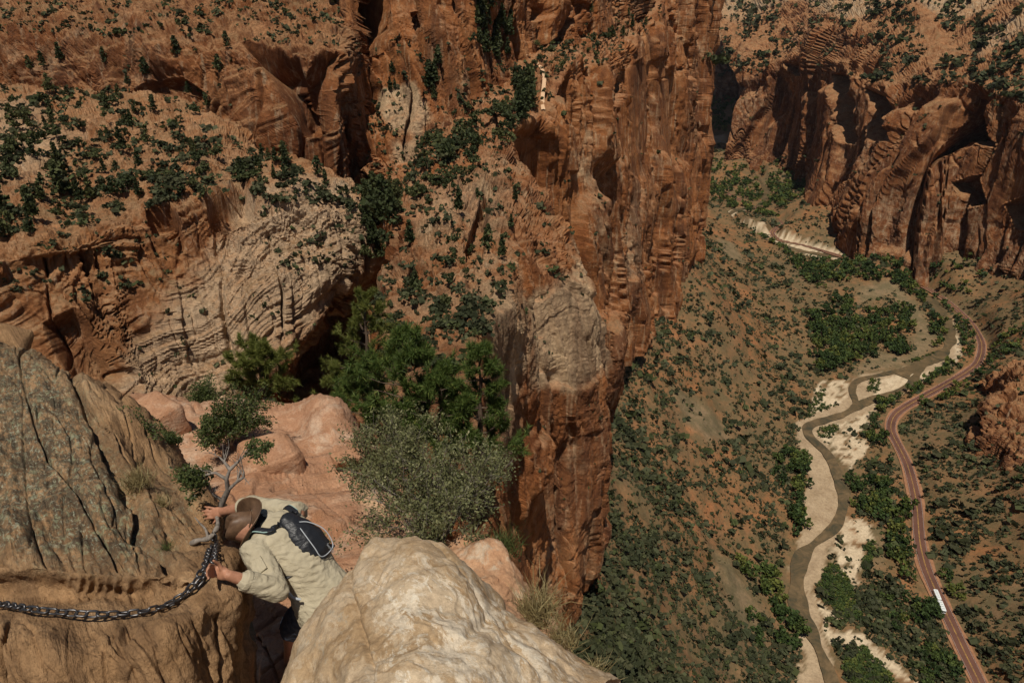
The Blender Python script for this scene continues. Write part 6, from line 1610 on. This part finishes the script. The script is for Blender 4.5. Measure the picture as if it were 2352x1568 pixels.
shirt = remeshed('shirt', bm, 0.0095, 3, M_SHIRT, person, root, 0.006, 0.075, 5, (1.0, 1.0, 2.4))
# cuffs, collar, pocket
bm = bmesh.new(); ellipsoid_loft(bm, [LE.lerp(LH, 0.60), LE.lerp(LH, 0.70)], [0.062, 0.06], left, False, 20)
remeshed('cuff', bm, 0.005, 2, M_SHIRT, shirt, root)
bm = bmesh.new(); ellipsoid_loft(bm, [RE.lerp(RH, 0.18), RE.lerp(RH, 0.30)], [0.064, 0.066], left, False, 20)
remeshed('cuff', bm, 0.005, 2, M_SHIRT, shirt, root)
bm = bmesh.new(); ellipsoid_loft(bm, [NECK - spine * 0.035, NECK + spine * 0.03], [0.092, 0.078], left, False, 20)
remeshed('collar', bm, 0.006, 2, M_SHIRT, shirt, root, 0.004, 0.05, 3)
up = (LE - LS).normalized(); outw = (Vector((0, -0.75, 0.55)) - up * Vector((0, -0.75, 0.55)).dot(up)).normalized(); sd = up.cross(outw)
bm = bmesh.new(); c = LS.lerp(LE, 0.5) + outw * 0.076
vs = [bm.verts.new(c + up * a * 0.05 + sd * b * 0.042 + outw * h) for h in (-0.008, 0.006) for a, b in ((-1, -1), (1, -1), (1, 1), (-1, 1))]
for f in ((0, 1, 2, 3), (4, 5, 6, 7), (0, 1, 5, 4), (1, 2, 6, 5), (2, 3, 7, 6), (3, 0, 4, 7)): bm.faces.new([vs[i] for i in f])
remeshed('sleeve_pocket', bm, 0.004, 2, M_SHIRT, shirt, root)
# shorts
bm = bmesh.new()
ellipsoid_loft(bm, [HIP + spine * 0.05, HIP - spine * 0.1], [(0.15, 0.12), (0.155, 0.12)], left)
for hp, kn in ((LHIP, LK), (RHIP, RK)): ellipsoid_loft(bm, [hp, hp.lerp(kn, 0.5), hp.lerp(kn, 0.86)], [0.102, 0.102, 0.096], left, True)
remeshed('shorts', bm, 0.0095, 3, M_SHORTS, person, root, 0.007, 0.08, 9)
# shoes
for an in (LA, RA):
    bm = bmesh.new()
    ellipsoid_loft(bm, [an + Vector((0.06, 0.02, -0.03)), an + Vector((0.03, 0.01, -0.06)), an + Vector((-0.1, -0.02, -0.075)), an + Vector((-0.19, -0.04, -0.085))], [(0.05, 0.05), (0.052, 0.055), (0.055, 0.045), (0.042, 0.03)], (0, 1, 0))
    remeshed('shoe', bm, 0.007, 2, M_LEATHER, person, root)
# hair under the hat
bm = bmesh.new(); ellipsoid_loft(bm, [HEAD - hat_ax * 0.035 - face * 0.035, HEAD + hat_ax * 0.03 - face * 0.012], [(0.079, 0.072), (0.074, 0.07)], left)
remeshed('hair', bm, 0.006, 3, M_HAIR, person, root, 0.003, 0.02, 4)
# amber glasses
bm = bmesh.new(); ellipsoid_loft(bm, [HEAD - hat_ax * 0.0 + face * 0.093 + left * 0.065, HEAD + face * 0.104, HEAD + face * 0.093 - left * 0.065], [(0.016, 0.008)] * 3, hat_ax)
remeshed('glasses', bm, 0.004, 2, M_LENS, person, root)

# hat: brim, pinched crown, band, chin cord
hc = W(573, 1206, 4.40)
hx = (left - hat_ax * left.dot(hat_ax)).normalized(); hy = hat_ax.cross(hx)
def hatpt(u, v, w): return hc + hx * u + hy * v + hat_ax * w - root
hat = empty('hat', (0, 0, 0)); hat.parent = person
k = 48
V, F = [], []
prof = [(0.098, 0.0), (0.12, -0.004), (0.145, -0.006), (0.168, -0.002), (0.176, 0.004), (0.174, -0.004), (0.15, -0.013), (0.12, -0.011), (0.098, -0.008)]
for (rr, w) in prof:
    for j in range(k):
        a = 2 * math.pi * j / k
        curl = max(0, rr - 0.10) * 0.85 * (math.cos(a) ** 2) - max(0, rr - 0.10) * 0.55 * (math.sin(a) ** 2)
        V.append(tuple(hatpt(math.cos(a) * rr * 0.93, math.sin(a) * rr * 1.12, w + curl)))
for i in range(len(prof) - 1):
    for j in range(k): F.append((i * k + j, i * k + (j + 1) % k, (i + 1) * k + (j + 1) % k, (i + 1) * k + j))
put('brim', mesh_from('brim', np.array(V), np.array(F), [M_LEATHER]), hat)
V, F = [], []
prof = [(0.098, 0.0), (0.096, 0.035), (0.092, 0.075), (0.085, 0.118), (0.072, 0.140), (0.05, 0.144), (0.025, 0.138), (0.004, 0.135)]
for (rr, w) in prof:
    for j in range(k):
        a = 2 * math.pi * j / k
        x, y = math.cos(a) * rr * 0.86, math.sin(a) * rr * 1.1
        dent = 0.034 * math.exp(-(x / 0.022) ** 2) * (1 if w > 0.11 else 0) + 0.012 * math.exp(-((abs(x) - 0.05) / 0.02) ** 2 - ((y - 0.05) / 0.03) ** 2) * (1 if w > 0.06 else 0)
        V.append(tuple(hatpt(x, y, w - dent)))
for i in range(len(prof) - 1):
    for j in range(k): F.append((i * k + j, i * k + (j + 1) % k, (i + 1) * k + (j + 1) % k, (i + 1) * k + j))
put('crown', mesh_from('crown', np.array(V), np.array(F), [M_LEATHER]), hat)
bp = [hatpt(math.cos(a) * 0.101 * 0.86, math.sin(a) * 0.101 * 1.1, 0.012 + 0.004 * math.sin(3 * a)) for a in np.linspace(0, 2 * math.pi, 40)]
V, F = trunk_tube([tuple(p) for p in bp], [0.0045] * 40, 6); put('hat_band', mesh_from('hat_band', V, F, [M_LEATHER]), hat)

# drawstring backpack: a thing of its own worn by the hiker
bc = SHO.lerp(HIP, 0.33) + back * 0.135 - left * 0.05
bdn = (W(766, 1264, 4.36) - W(674, 1186, 4.36)).normalized(); bdn = (bdn - back * bdn.dot(back) * 0.6).normalized()
pack = empty('drawstring_backpack', bc)
tag(pack, 'black drawstring backpack with grey cord on the hiker\'s back', 'backpack')
bm = bmesh.new()
top = bc - bdn * 0.17
ellipsoid_loft(bm, [top, top + bdn * 0.045, top + bdn * 0.10, top + bdn * 0.21, top + bdn * 0.29, top + bdn * 0.325], [(0.06, 0.035), (0.072, 0.05), (0.098, 0.062), (0.116, 0.07), (0.102, 0.058), (0.07, 0.038)], left)
remeshed('bag', bm, 0.007, 2, M_NYLON, pack, bc, 0.0035, 0.10, 12)
def cord(name, pts, rad, mat, parent, k=6):
    q = smooth_line([tuple(Vector(p) - bc) for p in pts], 6)
    V, F = trunk_tube(q, [rad] * len(q), k)
    return put(name, mesh_from(name, V, F, [mat]), parent)
o_ = back * 0.073
cord('cord', [top + bdn * 0.06 + o_ * 0.6, top + bdn * 0.14 + o_ + left * 0.035, top + bdn * 0.25 + o_ * 1.1 + left * 0.06, top + bdn * 0.32 + o_ * 0.85 + left * 0.06, top + bdn * 0.335 + o_ * 0.75, top + bdn * 0.31 + o_ * 0.85 - left * 0.065, top + bdn * 0.2 + o_ * 1.1 - left * 0.085, top + bdn * 0.1 + o_ * 0.95 - left * 0.05, top + bdn * 0.05 + o_ * 0.6], 0.0034, M_CORD, pack)
for s, S in ((1, LS), (-1, RS)):
    st = [top + left * (0.06 * s), SHO + left * (0.11 * s) + back * 0.115 + spine * 0.01, SHO + left * (0.14 * s) + spine * 0.065 + back * 0.02, SHO + left * (0.155 * s) - back * 0.10 - spine * 0.03, SHO + left * (0.19 * s) - back * 0.11 - spine * 0.15, mid + left * (0.185 * s) + back * 0.02 - spine * 0.02, top + bdn * 0.33 + left * (0.09 * s)]
    q = smooth_line([tuple(Vector(p) - bc) for p in st], 8)
    bm = bmesh.new(); ellipsoid_loft(bm, [Vector(p) for p in q], [(0.022, 0.007)] * len(q), left)
    me = bpy.data.meshes.new('strap'); bm.to_mesh(me); bm.free(); me.materials.append(M_NYLON); sp = put('strap', me, pack)
    V, F = trunk_tube(q[:20] + np.array(left * (0.024 * s)), [0.0035] * 20, 5); put('piping', mesh_from('piping', V, F, [M_TEAL]), sp)
cord('loose_strap', [mid + left * 0.20 + back * 0.02 - spine * 0.04, mid + left * 0.225 - spine * 0.09 + back * 0.05, mid + left * 0.235 - spine * 0.15 + back * 0.07, mid + left * 0.215 - spine * 0.19 + back * 0.09], 0.0085, M_CORD, pack)
# maker's word on the bag: small pale lettering
cu = bpy.data.curves.new('lettering', 'FONT'); cu.body = 'SnowTS'; cu.size = 0.026; cu.extrude = 0.0004; cu.align_x = 'CENTER'
lo = bpy.data.objects.new('lettering', cu); COL.objects.link(lo)
zax = (back * 0.85 + bdn * 0.5).normalized(); xax = Vector((0.95, -0.25, -0.2)); xax = (xax - zax * xax.dot(zax)).normalized()
yax = zax.cross(xax)
lo.matrix_world = Matrix((( xax.x, yax.x, zax.x, 0), (xax.y, yax.y, zax.y, 0), (xax.z, yax.z, zax.z, 0), (0, 0, 0, 1)))
lo.location = (bdn * 0.15 + back * 0.066 - left * 0.02)
cu.materials.append(M_CORD)
_m = bpy.data.meshes.new_from_object(lo.evaluated_get(bpy.context.evaluated_depsgraph_get())); _mw = lo.matrix_world.copy(); _loc = lo.location.copy()
bpy.data.objects.remove(lo); lo = put('lettering', _m, pack); lo.matrix_local = Matrix.Translation(_loc) @ _mw.to_3x3().to_4x4()
# ------------------------------------------------------------------ chain
M = NT('chain_steel', 0.38, 0.5); M.b.inputs['Metallic'].default_value = 0.85
M.color(M.ramp(M.noise(M.coords(), 60, 4), [(0.3, (0.05, 0.048, 0.05)), (0.6, (0.12, 0.115, 0.115)), (0.8, (0.2, 0.17, 0.15))])); M_CHAIN = M.m
def link_mesh(L=0.070, Wd=0.046, wire=0.0068, seg=20, k=7):
    pts = []
    h = (L - Wd) / 2; rad = Wd / 2 - wire
    for j in range(seg):
        a = 2 * math.pi * j / seg
        pts.append((math.cos(a) * rad + (h if math.cos(a) > 0 else -h), math.sin(a) * rad, 0))
    V, F = [], []
    for j in range(seg):
        p = Vector(pts[j]); d = (Vector(pts[(j + 1) % seg]) - Vector(pts[j - 1])).normalized()
        b = Vector((0, 0, 1)); a = d.cross(b)
        for q in range(k):
            t = 2 * math.pi * q / k
            V.append(p + a * math.cos(t) * wire + b * math.sin(t) * wire)
    for j in range(seg):
        for q in range(k): F.append((j * k + q, j * k + (q + 1) % k, ((j + 1) % seg) * k + (q + 1) % k, ((j + 1) % seg) * k + q))
    return mesh_from('link', np.array([tuple(v) for v in V]), np.array(F), [M_CHAIN])
LINK = link_mesh()
def run_chain(name, label, px):
    P = smooth_line([rock_at(x, y, l) for x, y, l in px], 30)
    s = np.concatenate([[0], np.cumsum(np.linalg.norm(np.diff(P, axis=0), axis=1))])
    for _ in range(12):
        Q = P.copy(); Q[1:-1] = (P[:-2] + P[1:-1] * 2 + P[2:]) / 4; P = Q
    step = 0.0495
    n = int(s[-1] / step)
    e = empty(name, P[0])
    r = np.random.default_rng(4)
    for i in range(n):
        d0 = (i + 0.5) * step
        p = np.array([np.interp(d0, s, P[:, k]) for k in range(3)]); q = np.array([np.interp(d0 + 0.015, s, P[:, k]) for k in range(3)]); q0 = np.array([np.interp(d0 - 0.015, s, P[:, k]) for k in range(3)])
        d = Vector(q - q0).normalized()
        up = Vector((0.15, -0.5, 0.85)); y = up.cross(d).normalized(); z = d.cross(y)
        Rm = Matrix((( d.x, y.x, z.x), (d.y, y.y, z.y), (d.z, y.z, z.z)))
        Rm = Rm @ Matrix.Rotation(math.pi / 4 + (math.pi / 2 if i % 2 else 0) + r.normal(0, 0.15), 3, 'X')
        o = bpy.data.objects.new('link', LINK); COL.objects.link(o); o.parent = e
        o.matrix_local = Matrix.Translation(Vector(p - P[0])) @ Rm.to_4x4()
    tag(e, label, 'chain', 'safety chain strands on the rock')
run_chain('safety_chain', 'long black steel chain lying in the rock groove up to the anchor', [(-60, 1380, 0.10), (0, 1386, 0.10), (60, 1396, 0.10), (130, 1404, 0.08), (200, 1409, 0.06), (270, 1409, 0.05), (330, 1403, 0.05), (385, 1388, 0.05), (425, 1366, 0.05), (458, 1336, 0.06), (482, 1306, 0.08), (494, 1274, 0.08), (499, 1245, 0.05)])
run_chain('safety_chain', 'doubled back strand of the steel chain hanging beside the hiker\'s hand', [(497, 1250, 0.06), (482, 1262, 0.07), (474, 1290, 0.09), (461, 1315, 0.08), (442, 1345, 0.07), (412, 1372, 0.06), (370, 1392, 0.06)])
# anchor bolt the chain hangs from
base = rock_at(497, 1238, 0.0)
e = empty('chain_anchor', base)
V, F = trunk_tube([(0, 0, -0.12), (0, -0.01, 0.05), (0, -0.015, 0.075)], [0.012, 0.012, 0.016], 10); put('bolt', mesh_from('bolt', V, F, [M_CHAIN]), e)
a = np.linspace(0, 2 * math.pi, 17)[:-1]; ring = [(math.cos(t) * 0.024, -0.03 + math.sin(t) * 0.008, 0.05 + math.sin(t) * 0.024) for t in np.append(a, a[0])]
V, F = trunk_tube(ring, [0.006] * 17, 6); put('ring', mesh_from('ring', V, F, [M_CHAIN]), e)
tag(e, 'dark steel anchor bolt in the rock holding the chain', 'anchor')

# ------------------------------------------------------------------ shuttle bus with trailer
M = NT('bus_white', 0.35, 0.5); M.color((0.72, 0.74, 0.72)); M_BUSW = M.m
M = NT('bus_glass', 0.1, 0.5); M.color((0.02, 0.025, 0.03)); M_BUSG = M.m
M = NT('bus_rubber', 0.9, 0.1); M.color((0.02, 0.02, 0.02)); M_RUB = M.m
M = NT('bus_grey', 0.6, 0.3); M.color((0.45, 0.48, 0.46)); M_BUSR = M.m
def box_mesh(name, c, s, mat, bev=0.0, seg=2):
    bm = bmesh.new(); bmesh.ops.create_cube(bm, size=1.0)
    for v in bm.verts: v.co = Vector((c[0] + v.co.x * s[0], c[1] + v.co.y * s[1], c[2] + v.co.z * s[2]))
    if bev: bmesh.ops.bevel(bm, geom=list(bm.edges), offset=bev, segments=seg, affect='EDGES')
    me = bpy.data.meshes.new(name); bm.to_mesh(me); bm.free(); me.materials.append(mat); return me
p1 = np.array([*at_z(2147, 1362, RT)[:2], RT + 0.03]); p2 = np.array([*at_z(2166, 1408, RT)[:2], RT + 0.03])
ax = (p2 - p1); ax /= np.linalg.norm(ax); ang = math.atan2(ax[1], ax[0])
LB = 8.2
def coach(name, label, centre, front):
    e = empty(name, centre, (0, 0, ang))
    b = put('body', box_mesh('body', (0, 0, 1.75), (LB, 2.5, 2.5), M_BUSW, 0.22), e)
    for s in (-1, 1):
        for k in range(5):
            put('window', box_mesh('window', (-3.2 + k * 1.6, s * 1.252, 2.15), (1.35, 0.03, 0.95), M_BUSG), e)
        for k in (-2.6, 2.4):
            bm = bmesh.new(); bmesh.ops.create_cone(bm, segments=20, radius1=0.48, radius2=0.48, depth=0.3, cap_ends=True)
            bmesh.ops.rotate(bm, verts=list(bm.verts), cent=(0, 0, 0), matrix=Matrix.Rotation(math.pi / 2, 3, 'X')); bmesh.ops.translate(bm, verts=list(bm.verts), vec=(k, s * 1.15, 0.48))
            me = bpy.data.meshes.new('wheel'); bm.to_mesh(me); bm.free(); me.materials.append(M_RUB); put('wheel', me, e)
    for k in (-2.6, -0.9, 0.8, 2.5): put('roof_hatch', box_mesh('roof_hatch', (k, 0, 3.06), (1.0, 1.3, 0.16), M_BUSR, 0.05), e)
    put('windscreen', box_mesh('windscreen', ((LB / 2 + 0.002) * front, 0, 2.1), (0.04, 2.1, 1.1), M_BUSG), e)
    tag(e, label, 'bus')
    return e
mid_ = (p1 + p2) / 2
off = ax * (LB / 2 + 0.55)
side = np.array((-ax[1], ax[0], 0)) * -0.1
coach('shuttle_bus', 'white shuttle bus driving on the red canyon road', mid_ + off + side, 1)
coach('bus_trailer', 'white passenger trailer towed behind the shuttle bus', mid_ - off + side, -1)

# ------------------------------------------------------------------ the pale trail on the saddle
TR = [(1196, 122), (1212, 128), (1228, 140), (1241, 152), (1249, 168), (1250, 190), (1247, 212), (1246, 235), (1248, 252)]
P = []
for x, y in smooth_line(TR, 5):
    j, i = int(y // BIN), int(x // BIN)
    win = BUFP[j - 1:j + 2, i - 1:i + 2].reshape(-1, 3); dd = BUFD[j - 1:j + 2, i - 1:i + 2].ravel()
    P.append(at(x, y, np.median(dd) - 0.8))
P = np.array(P)
for _ in range(4): P[1:-1] = (P[:-2] + 2 * P[1:-1] + P[2:]) / 4
rt = np.array((1.0, 0, 0)); G = np.stack([P + rt * s for s in (-0.9, 0, 0.9)], 1); G[:, 1, 2] += 0.25
M = NT('trail_sand', 0.95, 0.1); M.color((0.55, 0.36, 0.22))
tag(put('trail', mesh_from('trail', G.reshape(-1, 3), grid_faces(*G.shape[:2]), [M.m])), 'pale footpath climbing from the saddle', kind='structure')

# ------------------------------------------------------------------ thin canyon haze
bm = bmesh.new(); bmesh.ops.create_cube(bm, size=1.0)
for v in bm.verts: v.co = Vector((v.co.x * 18400, 3000 + v.co.y * 18400, 290 + v.co.z * 1422))
me = bpy.data.meshes.new('haze'); bm.to_mesh(me); bm.free()
mh = bpy.data.materials.new('haze'); mh.use_nodes = True
mh.node_tree.nodes.remove(mh.node_tree.nodes['Principled BSDF'])
pv = mh.node_tree.nodes.new('ShaderNodeVolumePrincipled')
pv.inputs['Color'].default_value = (0.80, 0.86, 0.95, 1); pv.inputs['Density'].default_value = 0.000011; pv.inputs['Anisotropy'].default_value = 0.2
mh.node_tree.links.new(pv.outputs[0], mh.node_tree.nodes['Material Output'].inputs['Volume'])
me.materials.append(mh)
tag(put('haze', me), 'faint blue haze filling the canyon air', 'haze', kind='stuff')
